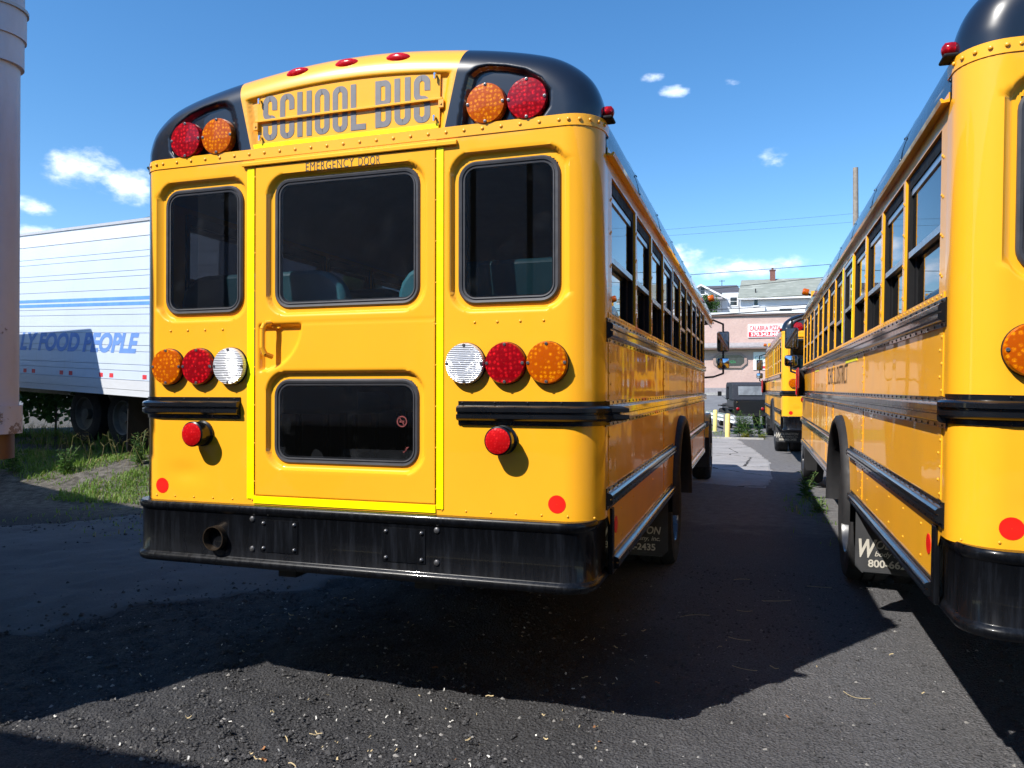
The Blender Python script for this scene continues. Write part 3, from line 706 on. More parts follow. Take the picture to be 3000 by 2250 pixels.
        mb = MB(); mb.grid(P); mb.box(min(sx * (W - .015), sx * W), max(sx * (W - .015), sx * W), .30, .303, .71, .985)
        mb.build('side_panel', 'yellow_side', root, 40)
        # header above the windows and gutter
        mb = MB(); mb.box(min(sx * (W - .02), sx * W), max(sx * (W - .02), sx * W), .205, YF_, 2.515, 2.60); mb.build('window_header', 'yellow_side', root)
        mb = MB(); mb.sweep([(sx * W, .17), (sx * W, YF_)], [(0, 2.578), (.03, 2.574), (.036, 2.588), (.030, 2.592), (.02, 2.584), (.006, 2.590), (.006, 2.612), (0, 2.612)], flip=-sx); mb.build('roof_gutter', 'yellow_paint', root)
        for k in range(int((YF_ - .25) / .075)): riv_y.dome((sx * (W + .006), .25 + .075 * k, 2.602), (sx, 0, 0), .006, n=6)
        # rails
        def side_rail(y0, y1, z0, z1, rivets=True, d=.03):
            mb = MB(); mb.sweep([(sx * W, y0), (sx * W, y1)], rail_profile(z0, z1, d), flip=-sx); mb.build('rub_rail', 'black_gloss', root, 35)
            if rivets:
                n = int((y1 - y0) / .12)
                for k in range(n):
                    for z in (z0 + .009, z1 - .009): riv_k.dome((sx * (W + .006), y0 + .05 + .12 * k, z), (sx, 0, 0), .006, n=6)
        side_rail(.165, yend - .02, 1.755, 1.862); side_rail(.131, yend, 1.383, 1.497, d=.034)
        side_rail(.15, 3.05, 1.018, 1.112); side_rail(4.36, yend, 1.018, 1.112); side_rail(.315, 2.95, .708, .802, False); side_rail(4.42, yend - .3, .708, .802, False)
        # sill above the rail, rivet rows, panel overlaps
        mb = MB(); mb.box(min(sx * W, sx * (W + .004)), max(sx * W, sx * (W + .004)), .205, yend, 1.863, 1.888); mb.build('window_sill', 'yellow_side', root)
        for k in range(int((yend - .3) / .075)): riv_y.dome((sx * (W + .004), .24 + .075 * k, 1.876), (sx, 0, 0), .006, n=6)
        for ya in (.235, 2.41, 4.435, 5.11, 7.08):
            for (za, zb) in ((1.50, 1.752), (1.116, 1.38), (.81, 1.014)):
                if ya < .3 and za < 1.1: continue
                mb = MB(); mb.box(min(sx * W, sx * (W + .003)), max(sx * W, sx * (W + .003)), ya - .028, ya + .028, za, zb); mb.build('panel_seam', 'yellow_side', root)
                for k in range(int((zb - za) / .05) + 1):
                    riv_y.dome((sx * (W + .003), ya + (.014 if k % 2 else -.014), za + .02 + .05 * k), (sx, 0, 0), .0068, n=6)
        for ya in (.55, .95, 1.35, 1.75, 2.15, 2.6):
            for z in (.84, .97): riv_y.dome((sx * W, ya, z), (sx, 0, 0), .007, n=6)
        # black end piece, red sticker
        mb = MB(); mb.box(min(sx * (W - .01), sx * (W + .012)), max(sx * (W - .01), sx * (W + .012)), .245, .30, .715, 1.012); mb.build('skirt_end', 'black_bumper', root, None, .004)
        mb = MB(); mb.lathe([(.001, .0025), (.04, .0025), (.04, 0)], (sx * W, .40, .915), (sx, 0, 0), 24); mb.build('reflector_sticker', 'sticker_red', root)
        # windows
        last = 9 if sx > 0 else 11
        for i, y in enumerate(PILL):
            if i > last + 0 and sx > 0 and i > 10: break
            if i == 0: ya, yb = .205, .30
            else: ya, yb = y - .024, y + .024
            if sx > 0 and y > 7.2: break
            mb = MB(); mb.box(min(sx * (W - .045), sx * W), max(sx * (W - .045), sx * W), ya, yb, 1.872, 2.515); mb.build('window_pillar', 'yellow_side', root)
            for k in range(4):
                for o_ in ((-.012, 0), (.012, .012)):
                    riv_y.dome((sx * W, (ya + yb) / 2 + o_[0] + (.02 if i == 0 else 0), 1.95 + .15 * k + o_[1]), (sx, 0, 0), .0065, n=6)
            if sx < 0 and i in (4, 5):
                mb = MB(); mb.box(-W - .004, -W - .0008, ya + .012, yb - .004, 1.9, 2.5); mb.build('reflective_strip', 'tape_yellow', root)
            y0 = yb; 
            if i + 1 < len(PILL): y1 = PILL[i + 1] - .024
            else: y1 = YF_ - .05
            if sx > 0 and y1 > 7.2: break
            side_window(root, sx, y0, y1, push=(sx < 0 and i in (4, 9)) or (sx > 0 and i in (3, 7)), drop=(.0, .0, .02, 0, .0, .05, 0, 0)[i % 8])
        if sx < 0:
            mb = MB(); mb.box(-W, -W + .045, YF_ - .05, YF_, 1.872, 2.515); mb.build('window_pillar', 'yellow_side', root)
        # lining inside, below the windows
        mb = MB(); mb.box(min(sx * (W - .05), sx * (W - .035)), max(sx * (W - .05), sx * (W - .035)), .22, 7.1, 1.03, 1.87); mb.build('side_lining', 'liner_grey', root)
    # reflective tape dashes and lettering high on the driver's side
    for y0, y1 in ((2.75, 3.45), (6.2, 6.7)):
        mb = MB(); mb.box(-W - .0035, -W - .0005, y0, y1, 1.722, 1.75); mb.build('reflective_strip', 'tape_yellow', root)
    text('side_lettering', 'SCHOOL DISTRICT', 'decal_black', root, .155, 1.68, bold=.0, spacing=1.1, matrix=face_matrix((-W - .0022, 5.0, 1.565), (0, -1, 0), (0, 0, 1)))
    # ---- entrance door corner on the kerb side (set in from the side wall)
    mb = MB(); mb.box(W - .10, W + .006, 7.15, 7.20, .72, 2.55); mb.build('door_post', 'black_gloss', root)
    mb = MB(); mb.hexa([(1.10, 7.2, .80), (1.13, 7.2, .80), (1.09, 8.25, .80), (1.06, 8.25, .80), (1.10, 7.2, 2.515), (1.13, 7.2, 2.515), (1.09, 8.25, 2.515), (1.06, 8.25, 2.515)]); ed = mb.build('entrance_door', 'black_matte', root)
    mb = MB(); mb.hexa([(1.13, 7.28, .95), (1.133, 7.28, .95), (1.097, 8.17, .95), (1.094, 8.17, .95), (1.13, 7.28, 2.4), (1.133, 7.28, 2.4), (1.097, 8.17, 2.4), (1.094, 8.17, 2.4)]); mb.build('door_glass', 'glass_side', ed)
    mb = MB(); mb.hexa([(1.05, 8.25, .75), (1.09, 8.25, .75), (1.03, YF_, .75), (.99, YF_, .75), (1.05, 8.25, 2.6), (1.09, 8.25, 2.6), (1.03, YF_, 2.6), (.99, YF_, 2.6)]); mb.build('cowl_panel', 'yellow_side', root)
    # ---- roof
    n = len(roof_full); ysr = list(np.linspace(.15, YF_, 12)); P = np.zeros((len(ysr), n, 3))
    for i, y in enumerate(ysr):
        for j, (x, z) in enumerate(roof_full): P[i, j] = (x, y, z - (.0 if i else 0))
    # rounded front edge
    Pf = []
    for k in range(1, 6):
        a = k / 5 * math.pi / 2; ins = .25 * (1 - math.cos(a)); yy = YF_ + .25 * math.sin(a)
        Pf.append([(x * (1 - ins / 1.3), yy, 2.58 + (z - 2.58) * (1 - ins / .62)) for x, z in roof_full])
    P = np.concatenate([P, np.array(Pf)], 0)
    mb = MB(); mb.grid(P); mb.build('roof', 'roof_black', root, 50)
    for k in range(9):
        y = .19 + 1.012 * k; mb = MB()
        q = [(x * 1.0025, z + (.0035 if abs(x) < 1.2 else 0)) for x, z in roof_full]
        PP = np.array([[(x, y - .03, z) for x, z in q], [(x, y + .03, z) for x, z in q]]); mb.grid(PP)
        mb.build('roof_bow', 'roof_black', root, 50)
        for (x, z) in q[5:33:5] + [(-a, b) for a, b in q[5:33:5]]:
            if z < 2.62: continue
            nrm = Vector((x * .55, 0, (z - 2.2))).normalized(); riv_k.dome((x, y - .012, z), nrm, .009, n=6)
    # roof lining (inside)
    PP = np.array([[(x * .965, y, 2.55 + (z - 2.58) * .93) for x, z in roof_full] for y in (.2, YF_)]); mb = MB(); mb.grid(PP); mb.build('roof_lining', 'liner_grey', root, 50)
    def resample(P, n=90):
        P = np.array(P); L = np.concatenate([[0], np.cumsum(np.hypot(*np.diff(P, axis=0).T))]); t = np.linspace(0, L[-1], n); return np.stack([np.interp(t, L, P[:, 0]), np.interp(t, L, P[:, 1])], -1)
    ra, rb = resample(arch_full), resample(roof_full)
    mb = MB(); mb.grid(np.array([[(x, .150, z) for x, z in ra], [(x, .162, z) for x, z in ra], [(x, .168, z) for x, z in rb]])); mb.build('cap_flange', 'black_gloss', root, 40)
    # amber lamp on the roof edge
    for sx in (1, -1):
        mb = MB(); mb.cyl((sx * 1.16, 8.6, 2.86), (sx * 1.22, 8.6, 2.90), .014, n=8); st = mb.build('roof_lamp_stalk', 'black_matte', root)
        mb = MB(); mb.lathe([(.001, 0), (.046, 0), (.05, .02), (.05, .07), (.04, .085), (.001, .09)], (sx * 1.19, 8.6, 2.90), (sx, 0, .25), 18); mb.build('roof_lamp', 'lens_amber', st, 45)
    # ---- floor, bulkhead, nose
    mb = MB(); mb.box(-W + .05, W - .05, .05, YF_, .96, 1.03); mb.build('floor', 'floor_black', root)
    mb = MB(); mb.box(-.42, -.32, .1, 11.2, .62, .86); mb.box(.32, .42, .1, 11.2, .62, .86); mb.box(-.4, .4, 1.2, 1.32, .64, .84); mb.box(-.4, .4, 5.4, 5.52, .64, .84); mb.build('chassis_frame', 'steel_dark', root)
    mb = MB(); mb.cyl((-1.0, 3.70, .5), (1.0, 3.70, .5), .075, n=14); mb.lathe([(.05, -.2), (.2, -.08), (.2, .08), (.05, .2)], (0, 3.7, .5), (0, 1, 0), 20); mb.cyl((-1., 10.25, .46), (1., 10.25, .46), .055, n=12); mb.build('axles', 'steel_dark', root, 40)
    mb = MB(); mb.box(-.95, -.45, 4.9, 6.4, .55, .93); mb.build('fuel_tank', 'steel_dark', root, None, .04)
    mb = MB(); mb.box(-1.05, 1.03, YF_ - .03, YF_, .8, 1.72); mb.box(-1.12, -1.0, YF_ - .03, YF_, 1.72, 2.7); mb.box(.98, 1.03, YF_ - .03, YF_, 1.72, 2.6); mb.box(-.03, .03, YF_ - .03, YF_, 1.72, 2.6); mb.box(-1.12, 1.0, YF_ - .03, YF_, 2.6, 3.0); mb.build('front_bulkhead', 'yellow_paint', root)
    for x0, x1 in ((-1.0, -.03), (.03, .98)):
        mb = MB(); mb.box(x0, x1, YF_ - .02, YF_ - .014, 1.72, 2.6); mb.build('windscreen', 'glass_clear', root)
    mb = MB(); hood = [(-.98, 1.72), (-.9, 1.78), (.9, 1.78), (.98, 1.72), (1.0, .95), (-1.0, .95)]
    mb.add([(x, YF_, z) for x, z in hood] + [(x * .74, 11.55, .95 + (z - .95) * .72) for x, z in hood], [tuple(range(6)), tuple(range(11, 5, -1))] + [(i, 6 + i, 6 + (i + 1) % 6, (i + 1) % 6) for i in range(6)]); hd = mb.build('hood', 'yellow_paint', root, 30, .03)
    mb = MB(); mb.box(-.5, .5, 11.54, 11.58, .98, 1.42); mb.build('grille', 'black_matte', hd, None, .01)
    for sx in (1, -1):
        mb = MB(); mb.box(min(sx * .58, sx * .74), max(sx * .58, sx * .74), 11.45, 11.53, 1.0, 1.18); mb.build('headlamp', 'chrome', hd, None, .02)
        # fender
        pts = [(10.25 + .60 * math.cos(t), .56 + .58 * math.sin(t)) for t in np.linspace(-.1, math.pi + .1, 15)]
        a = np.array([[(sx * .80, y, z) for y, z in pts], [(sx * 1.13, y, z) for y, z in pts], [(sx * 1.13, 10.25 + (y - 10.25) * .9, .56 + (z - .56) * .9) for y, z in pts]]); mb = MB(); mb.grid(a); mb.build('front_fender', 'yellow_paint', root, 40)
        # rear arch flare
        pts = [(3.70 + .655 * math.cos(t), .62 + .655 * math.sin(t)) for t in np.linspace(-.12, math.pi + .12, 27)]
        def off(k): return [(3.70 + (y - 3.70) * k, .62 + (z - .62) * k) for y, z in pts]
        rows_ = [(W, off(1.06)), (W + .035, off(1.05)), (W + .055, off(1.0)), (W + .05, off(.95)), (W + .01, off(.925)), (W - .35, off(.92))]
        mb = MB(); mb.grid(np.array([[(sx * x, y, z) for y, z in p] for x, p in rows_])); mb.build('wheel_arch', 'rubber', root, 60)
        # mud flaps behind the rear wheels
        mb = MB(); mb.prism([(.62, .285), (1.17, .285), (1.215, .33), (1.215, .80), (.62, .80)], lambda u, v, k: (sx * u, (2.64, 2.628)[k], v)); fl = mb.build('mud_flap', 'flap_rubber', root, None)
        mb = MB(); mb.box(min(sx * .64, sx * 1.17), max(sx * .64, sx * 1.17), 2.617, 2.628, .295, .31); mb.build('flap_hem', 'flap_rubber', fl)
        xa = -1.195 if sx < 0 else .672; y = 2.626
        text('flap_lettering', 'W', 'decal_white', fl, .125, .115, bold=.035, shear=.3, matrix=face_matrix((xa, y, .39), (1, 0, 0), (0, 0, 1)))
        text('flap_lettering', 'OLFINGTON', 'decal_white', fl, .058, .385, bold=.02, shear=.25, matrix=face_matrix((xa + .108, y, .452), (1, 0, 0), (0, 0, 1)))
        text('flap_lettering', 'body company, inc.', 'decal_white', fl, .045, .385, bold=.012, shear=.25, matrix=face_matrix((xa + .10, y, .392), (1, 0, 0), (0, 0, 1)))
        text('flap_lettering', '800-662-2435', 'decal_white', fl, .052, .39, bold=.025, matrix=face_matrix((xa + .06, y, .328), (1, 0, 0), (0, 0, 1)))
        mb = MB(); mb.prism([(.86, .26), (1.12, .26), (1.14, .30), (1.14, .75), (.86, .75)], lambda u, v, k: (sx * u, (9.62, 9.608)[k], v)); mb.build('mud_flap', 'rubber', root)
    # stop arm folded against the driver's side
    mb = MB(); octo = [(8.72 + .225 * math.cos(t), 1.62 + .225 * math.sin(t)) for t in np.linspace(math.pi / 8, 2 * math.pi + math.pi / 8, 8, endpoint=False)]
    mb.prism(octo, lambda u, v, k: (-W - (.11, .09)[k], u, v)); sa = mb.build('stop_arm', 'stop_red', root)
    mb = MB(); mb.box(-W - .088, -W, 8.86, 9.0, 1.42, 1.8); mb.build('stop_arm_motor', 'black_matte', sa, None, .01)
    mb = MB(); mb.box(-W - .13, -W - .115, 8.60, 8.66, 1.44, 1.80); mb.build('stop_arm_lamp', 'lens_red_small', sa)
    # mirrors
    for sx in (1, -1):
        xm = sx * 1.36; ym = 9.85
        mb = MB(); mb.tube([(sx * 1.04, 9.28, 2.62), (sx * 1.22, 9.5, 2.66), (xm, ym, 2.62), (xm, ym, 1.80), (sx * 1.22, 9.5, 1.74), (sx * 1.02, 9.28, 1.72)], .016, 8); arm = mb.build('mirror_arm', 'black_matte', root, 60)
        mb = MB(); mb.box(xm - .10, xm + .10, ym - .03, ym + .05, 2.16, 2.50); h1 = mb.build('mirror_housing', 'black_gloss', arm, None, .03)
        mb = MB(); mb.box(xm - .085, xm + .085, ym - .033, ym - .0305, 2.18, 2.48); mb.build('mirror_face', 'mirror_glass', h1 and arm)
        mb = MB(); mb.box(xm - .10, xm + .10, ym - .03, ym + .06, 1.88, 2.06); mb.build('mirror_housing', 'black_gloss', arm, None, .035)
        xs_ = np.linspace(-.088, .088, 9); zs_ = np.linspace(1.895, 2.045, 7); A, B = np.meshgrid(xs_, zs_, indexing='ij'); mb = MB(); mb.grid(np.stack([xm + A, ym - .048 + 2.2 * A ** 2 + 2.2 * (B - 1.97) ** 2, B], -1)); mb.build('mirror_face', 'mirror_glass', arm, 80)
    # ---- wheels
    def wheel(x, y, r, side, dual):
        wx = .27; mb = MB()
        prof = [(.295, 0), (.33, -.012), (r - .10, -.020), (r - .03, -.012), (r - .008, .018), (r, .045), (r, .085), (r - .013, .088), (r - .013, .10), (r, .103), (r, .165), (r - .013, .168), (r - .013, .18), (r, .183), (r, .225), (r - .008, .25), (r - .03, .28), (r - .1, .29), (.295, .27)]
        mb.lathe(prof, (x, y, r), (-side, 0, 0), 44)
        if dual: mb.lathe([(a, b + .34) for a, b in prof], (x, y, r), (-side, 0, 0), 44)
        t = mb.build('wheel', 'tyre', root, 40)
        mb = MB(); dsh = .12 if dual else .0
        mb.lathe([(.298, .0), (.285, -.006), (.275, .02), (.27, .06 + dsh), (.20, .07 + dsh), (.17, .03 + dsh), (.12, .02 + dsh), (.12, -.02 + dsh * .6), (.10, -.03 + dsh * .5), (.001, -.03 + dsh * .5)], (x, y, r), (-side, 0, 0), 36); rim = mb.build('rim', 'rim_paint', t, 35)
        for k in range(8):
            a = k * math.pi / 4; mb = MB(); p = (x - side * (.05 + dsh), y + .145 * math.cos(a), r + .145 * math.sin(a)); mb.cyl(p, (p[0] + side * .035, p[1], p[2]), .014, n=6); mb.build('lug_nut', 'bolt_metal', t)
    for sx in (1, -1): wheel(sx * 1.165, 3.70, .495, sx, True); wheel(sx * 1.125, 10.25, .495, sx, False)
    # ---- seats
    sp = None
    for i in range(9):
        for sx in (1, -1):
            y = .43 + .74 * i
            if sp is None:
                mb = MB(); mb.box(-.49, .49, .0, .42, .38, .50); seat = mb.build('seat', 'seat_teal', root, 60, .05)
                Zr = .11; pts = []
                for (x, z) in [(-.51, .40), (.51, .40), (.51, .92)] + [(.34 + .17 * math.cos(t), .96 + .17 * math.sin(t)) for t in np.linspace(.2, math.pi / 2, 5)] + [(-.34 - .17 * math.cos(t), .96 + .17 * math.sin(t)) for t in np.linspace(math.pi / 2, .2, 5)] + [(-.51, .92)]: pts.append((x, z))
                mb = MB(); mb.prism(pts, lambda u, v, k: (u, (-.11, -.01)[k] - .10 * (v - .4), v)); mb.build('seat_back', 'seat_teal', seat, 60, .025)
                mb = MB(); [mb.box(a, a + .03, b, b + .03, .0, .39) for a in (-.4, .37) for b in (.02, .36)]; mb.build('seat_leg', 'black_matte', seat)
                sp = seat; seat.location = (sx * .655, y, 1.03)
            else: instance(sp, root, (sx * .655, y, 1.03))
    riv_y.build('rivets', 'bolt_yellow', root, 60, kind='stuff'); riv_k.build('black_rivets', 'black_gloss', root, 60, kind='stuff')
    return root

simple('stop_red', (.22, .012, .012), .5, var=.1); simple('sticker_faded', (.16, .03, .03), .6, var=.3, scale=60); simple('rim_paint', (.03, .03, .033), .3, coat=.5, var=.2)
def rrect_path(x0, x1, z0, z1, r, n=7):
    out = []
    for cx, cz, a0 in ((x1 - r, z1 - r, 0), (x0 + r, z1 - r, 90), (x0 + r, z0 + r, 180), (x1 - r, z0 + r, 270)):
        for i in range(n + 1):
            a = R(a0 + 90 * i / n); out.append((cx + r * math.cos(a), cz + r * math.sin(a)))
    return out
def window_seal(parent, x0, x1, z0, z1, yb, name, gmat='glass_dark'):
    """rubber seal with two ridges, and the tinted pane"""
    r = .085; mb = MB()
    rings = [(0, .012), (.002, -.006), (.010, -.013), (.020, -.011), (.022, -.005), (.025, -.005), (.027, -.009), (.033, -.008), (.036, .002), (.040, .006)]
    loops = []
    for ins, dy in rings: loops.append([(x, yb + dy, z) for x, z in rrect_path(x0 + ins, x1 - ins, z0 + ins, z1 - ins, max(.02, r - ins))])
    n = len(loops[0]); vs = [p for l in loops for p in l]; fs = []
    for j in range(len(loops) - 1):
        for i in range(n): fs.append((j * n + i, j * n + (i + 1) % n, (j + 1) * n + (i + 1) % n, (j + 1) * n + i))
    mb.add(vs, fs)
    pane = MB(); P = rrect_path(x0 + .03, x1 - .03, z0 + .03, z1 - .03, .058)
    pane.add([(x, yb - .008, z) for x, z in P], [tuple(range(len(P)))]); po = pane.build(name, gmat, parent)
    mb.build('window_seal', 'seal_rubber', po, 30); return po
def block_word(parent, word, xa, xb, z0, h, y, t=.0285):
    """bold condensed painted capitals, flat on the plate at height y"""
    mb = MB(); n = len(word); gap = .0165; w = (xb - xa - gap * (n - 1)) / n
    def ring(x0, x1, za, zb, keep, r=.036, dy=0.):
        r = min(r, (zb - za) / 2 - .001); o = rrect_path(x0, x1, za, zb, r, 8); i = rrect_path(x0 + t, x1 - t, za + t * .92, zb - t * .92, max(.006, r - t * .8), 8); m = len(o)
        # cut the long sides finely so that openings end square
        for k in range(m):
            q = (k + 1) % m; steps = 24 if math.dist(o[k], o[q]) > .03 else 1
            for s_ in range(steps):
                f0, f1 = s_ / steps, (s_ + 1) / steps; L_ = lambda a_, b_, f: (a_[0] + (b_[0] - a_[0]) * f, a_[1] + (b_[1] - a_[1]) * f)
                pts = [L_(o[k], o[q], f0), L_(o[k], o[q], f1), L_(i[k], i[q], f1), L_(i[k], i[q], f0)]; cx = sum(p[0] for p in pts) / 4; cz = sum(p[1] for p in pts) / 4
                if keep(cx, cz): mb.add([(p[0], y - dy, p[1]) for p in pts], [(0, 1, 2, 3)])
    def bar(x0, x1, za, zb, dy=.0003): mb.add([(x0, y - dy, za), (x1, y - dy, za), (x1, y - dy, zb), (x0, y - dy, zb)], [(0, 1, 2, 3)])
    z1 = z0 + h; zm = z0 + h * .5; always = lambda a_, b_: True
    for k, ch in enumerate(word):
        x0 = xa + k * (w + gap); x1 = x0 + w; xm = (x0 + x1) / 2
        if ch == 'O': ring(x0, x1, z0, z1, always)
        elif ch == 'C': ring(x0, x1, z0, z1, lambda a_, b_: not (a_ > xm and z0 + h * .36 < b_ < z0 + h * .64))
        elif ch == 'H': bar(x0, x0 + t, z0, z1); bar(x1 - t, x1, z0, z1); bar(x0, x1, zm - t * .42, zm + t * .42, .0006)
        elif ch == 'L': bar(x0, x0 + t, z0, z1); bar(x0, x1, z0, z0 + t * .95, .0006)
        elif ch == 'U': ring(x0, x1, z0, z1, lambda a_, b_: b_ < zm); bar(x0, x0 + t, zm, z1); bar(x1 - t, x1, zm, z1)
        elif ch == 'B': bar(x0, x0 + t, z0, z1, .0006); ring(x0, x1 - .002, zm - t * .42, z1, always, .03, .0); ring(x0, x1, z0, zm + t * .42, always, .034, .0003)
        elif ch == 'S':
            ring(x0, x1, zm - t * .46, z1, lambda a_, b_: not (a_ > xm and b_ < z0 + h * .665), .036, 0.); ring(x0, x1, z0, zm + t * .46, lambda a_, b_: not (a_ < xm and b_ > z0 + h * .335), .036, .0003)
    mb.build('sign_lettering', 'decal_grey', parent)
def round_lamp(parent, name, x, z, yb, r, depth, mat):
    mb = MB(); mb.lathe([(r, 0), (r, depth * .55), (r * .985, depth * .8), (r * .95, depth), (r * .6, depth + .004), (.001, depth + .005)], (x, yb, z), (0, -1, 0), 40); l = mb.build(name, mat, parent, 35)
    mb = MB(); mb.lathe([(r * 1.015, 0), (r * 1.02, depth * .35), (r * 1.005, depth * .4)], (x, yb, z), (0, -1, 0), 40); mb.build('lamp_bezel', 'black_matte', l, 40)
    for a in (0, 90, 180, 270):
        q = (x + r * .88 * math.cos(R(a)), yb - depth - .0015, z + r * .88 * math.sin(R(a)))
        mb = MB(); mb.lathe([(.0075, 0), (.0065, .003), (.003, .0035), (.0005, .001)], q, (0, -1, 0), 8); mb.build('lamp_screw', 'bolt_metal', l)
    return l
def side_window(root, sx, y0, y1, push=False, drop=0.):
    def bx(a, b): return (min(sx * a, sx * b), max(sx * a, sx * b))
    z0, z1, zm = 1.878, 2.513, 2.15
    mb = MB(); t = .02
    mb.box(*bx(W - .06, W - .012), y0, y0 + t, z0, z1); mb.box(*bx(W - .06, W - .012), y1 - .045, y1, z0, z1); mb.box(*bx(W - .06, W - .012), y0 + t, y1 - .045, z0, z0 + .02); mb.box(*bx(W - .06, W - .012), y0 + t, y1 - .045, z1 - .055, z1)
    fr = mb.build('side_window', 'black_matte', root)
    if push:
        mb = MB(); mb.box(*bx(W - .015, W - .004), y0 + .002, y0 + .03, z0 + .002, z1 - .002); mb.box(*bx(W - .015, W - .004), y1 - .03, y1 - .002, z0 + .002, z1 - .002); mb.box(*bx(W - .015, W - .004), y0 + .03, y1 - .03, z1 - .03, z1 - .002); mb.build('push_out_frame', 'aluminium', fr)
    mb = MB(); mb.box(*bx(W - .034, W - .010), y0 + t, y1 - .045, zm - .014 - drop, zm + .014 - drop); mb.build('sash_rail', 'aluminium', fr); mb = MB(); mb.box(*bx(W - .034, W - .018), y0 + t, y1 - .045, z1 - .085, z1 - .057); mb.build('sash_rail', 'aluminium', fr)
    mb = MB(); mb.box(*bx(W - .030, W - .026), y0 + t, y1 - .045, zm + .014 - drop, z1 - .085); mb.build('pane', 'glass_side', fr)
    mb = MB(); mb.box(*bx(W - .048, W - .044), y0 + t, y1 - .09, z0 + .02, zm - .014 - drop); mb.build('pane', 'glass_side', fr)
    mb = MB(); mb.box(*bx(W - .058, W - .036), y1 - .09, y1 - .045, z0 + .02, zm - .014 - drop); mb.build('sash_stile', 'black_matte', fr)

bus = make_bus()
bus['label'] = 'yellow school bus in the centre, rear emergency door and SCHOOL BUS sign facing us'; bus['category'] = 'bus'; bus['group'] = 'parked school buses'
bus2 = copy_tree(bus); bus2.location = (3.672, -.18, .0); bus2.rotation_euler = (0, R(1.1), R(-.35))
bus2['label'] = 'yellow school bus at the right edge, its long driver side and black rear corner showing'
bus3 = copy_tree(bus); bus3.location = (3.60, 13.1, .0); bus3.rotation_euler = (0, 0, R(1.1))
bus3['label'] = 'farther school bus half hidden behind the front of the right-hand bus'

# ------------------------------------------------------------------ trailers
def weathered(name, col, stain, rust=.0, streak=(6, 6, .5), rough=.45):
    n = NT(name); n.set(Roughness=rough)
    P = n.coord(); f = n.noise(1.2, 6, .6); g = n.noise(3.5, 6, .7, stretch=streak)
    c = n.mix(n.remap(f, .3, .7), tuple(x * .93 for x in col), col)
    c = n.mix(n.remap(g, .52, .8, 0, .5), c, stain)
    if rust:
        r = n.noise(4.2, 8, .75); c = n.mix(n.remap(r, .66 - rust, .70 - rust), c, (.10, .06, .045))
    n.color(c); n.normal(n.bump(n.noise(30, 4), .08, .004))
weathered('trailer_white', (.55, .63, .74), (.46, .50, .55)); weathered('trailer_rail', (.60, .62, .65), (.45, .44, .43), 0, (1, 1, 6))
def peeling():
    n = NT('trailer_pink'); n.set(Roughness=.55); P = n.pos(); sp = n.N.new('ShaderNodeSeparateXYZ'); n.link(P, sp.inputs[0])
    c = n.mix(n.remap(n.noise(2.2, 6, .65, P), .3, .7), (.47, .46, .52), (.57, .555, .61))
    c = n.mix(n.remap(n.noise(7, 7, .7, P, stretch=(1, 1, .25)), .5, .8, 0, .55), c, (.40, .33, .31))
    pm = n.math('ADD', n.noise(9, 8, .72, P), n.remap(sp.outputs[2], 1.35, 2.3, .10, -.06)); pl = n.remap(pm, .645, .67)
    c = n.mix(pl, c, (.24, .18, .16)); n.color(c); n.normal(n.bump(n.math('SUBTRACT', 1., pl), .5, .004, n.bump(n.noise(18, 5, .6, P), .12, .01)))
peeling(); weathered('trailer_rust', (.11, .05, .04), (.06, .035, .03), .12); weathered('trailer_grey', (.42, .42, .44), (.28, .27, .26))
simple('rim_shade_dark', (.13, .13, .12), .7, var=.3, scale=6); simple('paint_blue', (.12, .30, .66), .5, var=.12, scale=5); simple('letter_blue', (.14, .27, .60), .5, var=.1, scale=4); simple('marker_red', (.62, .04, .05), .4, var=.1)

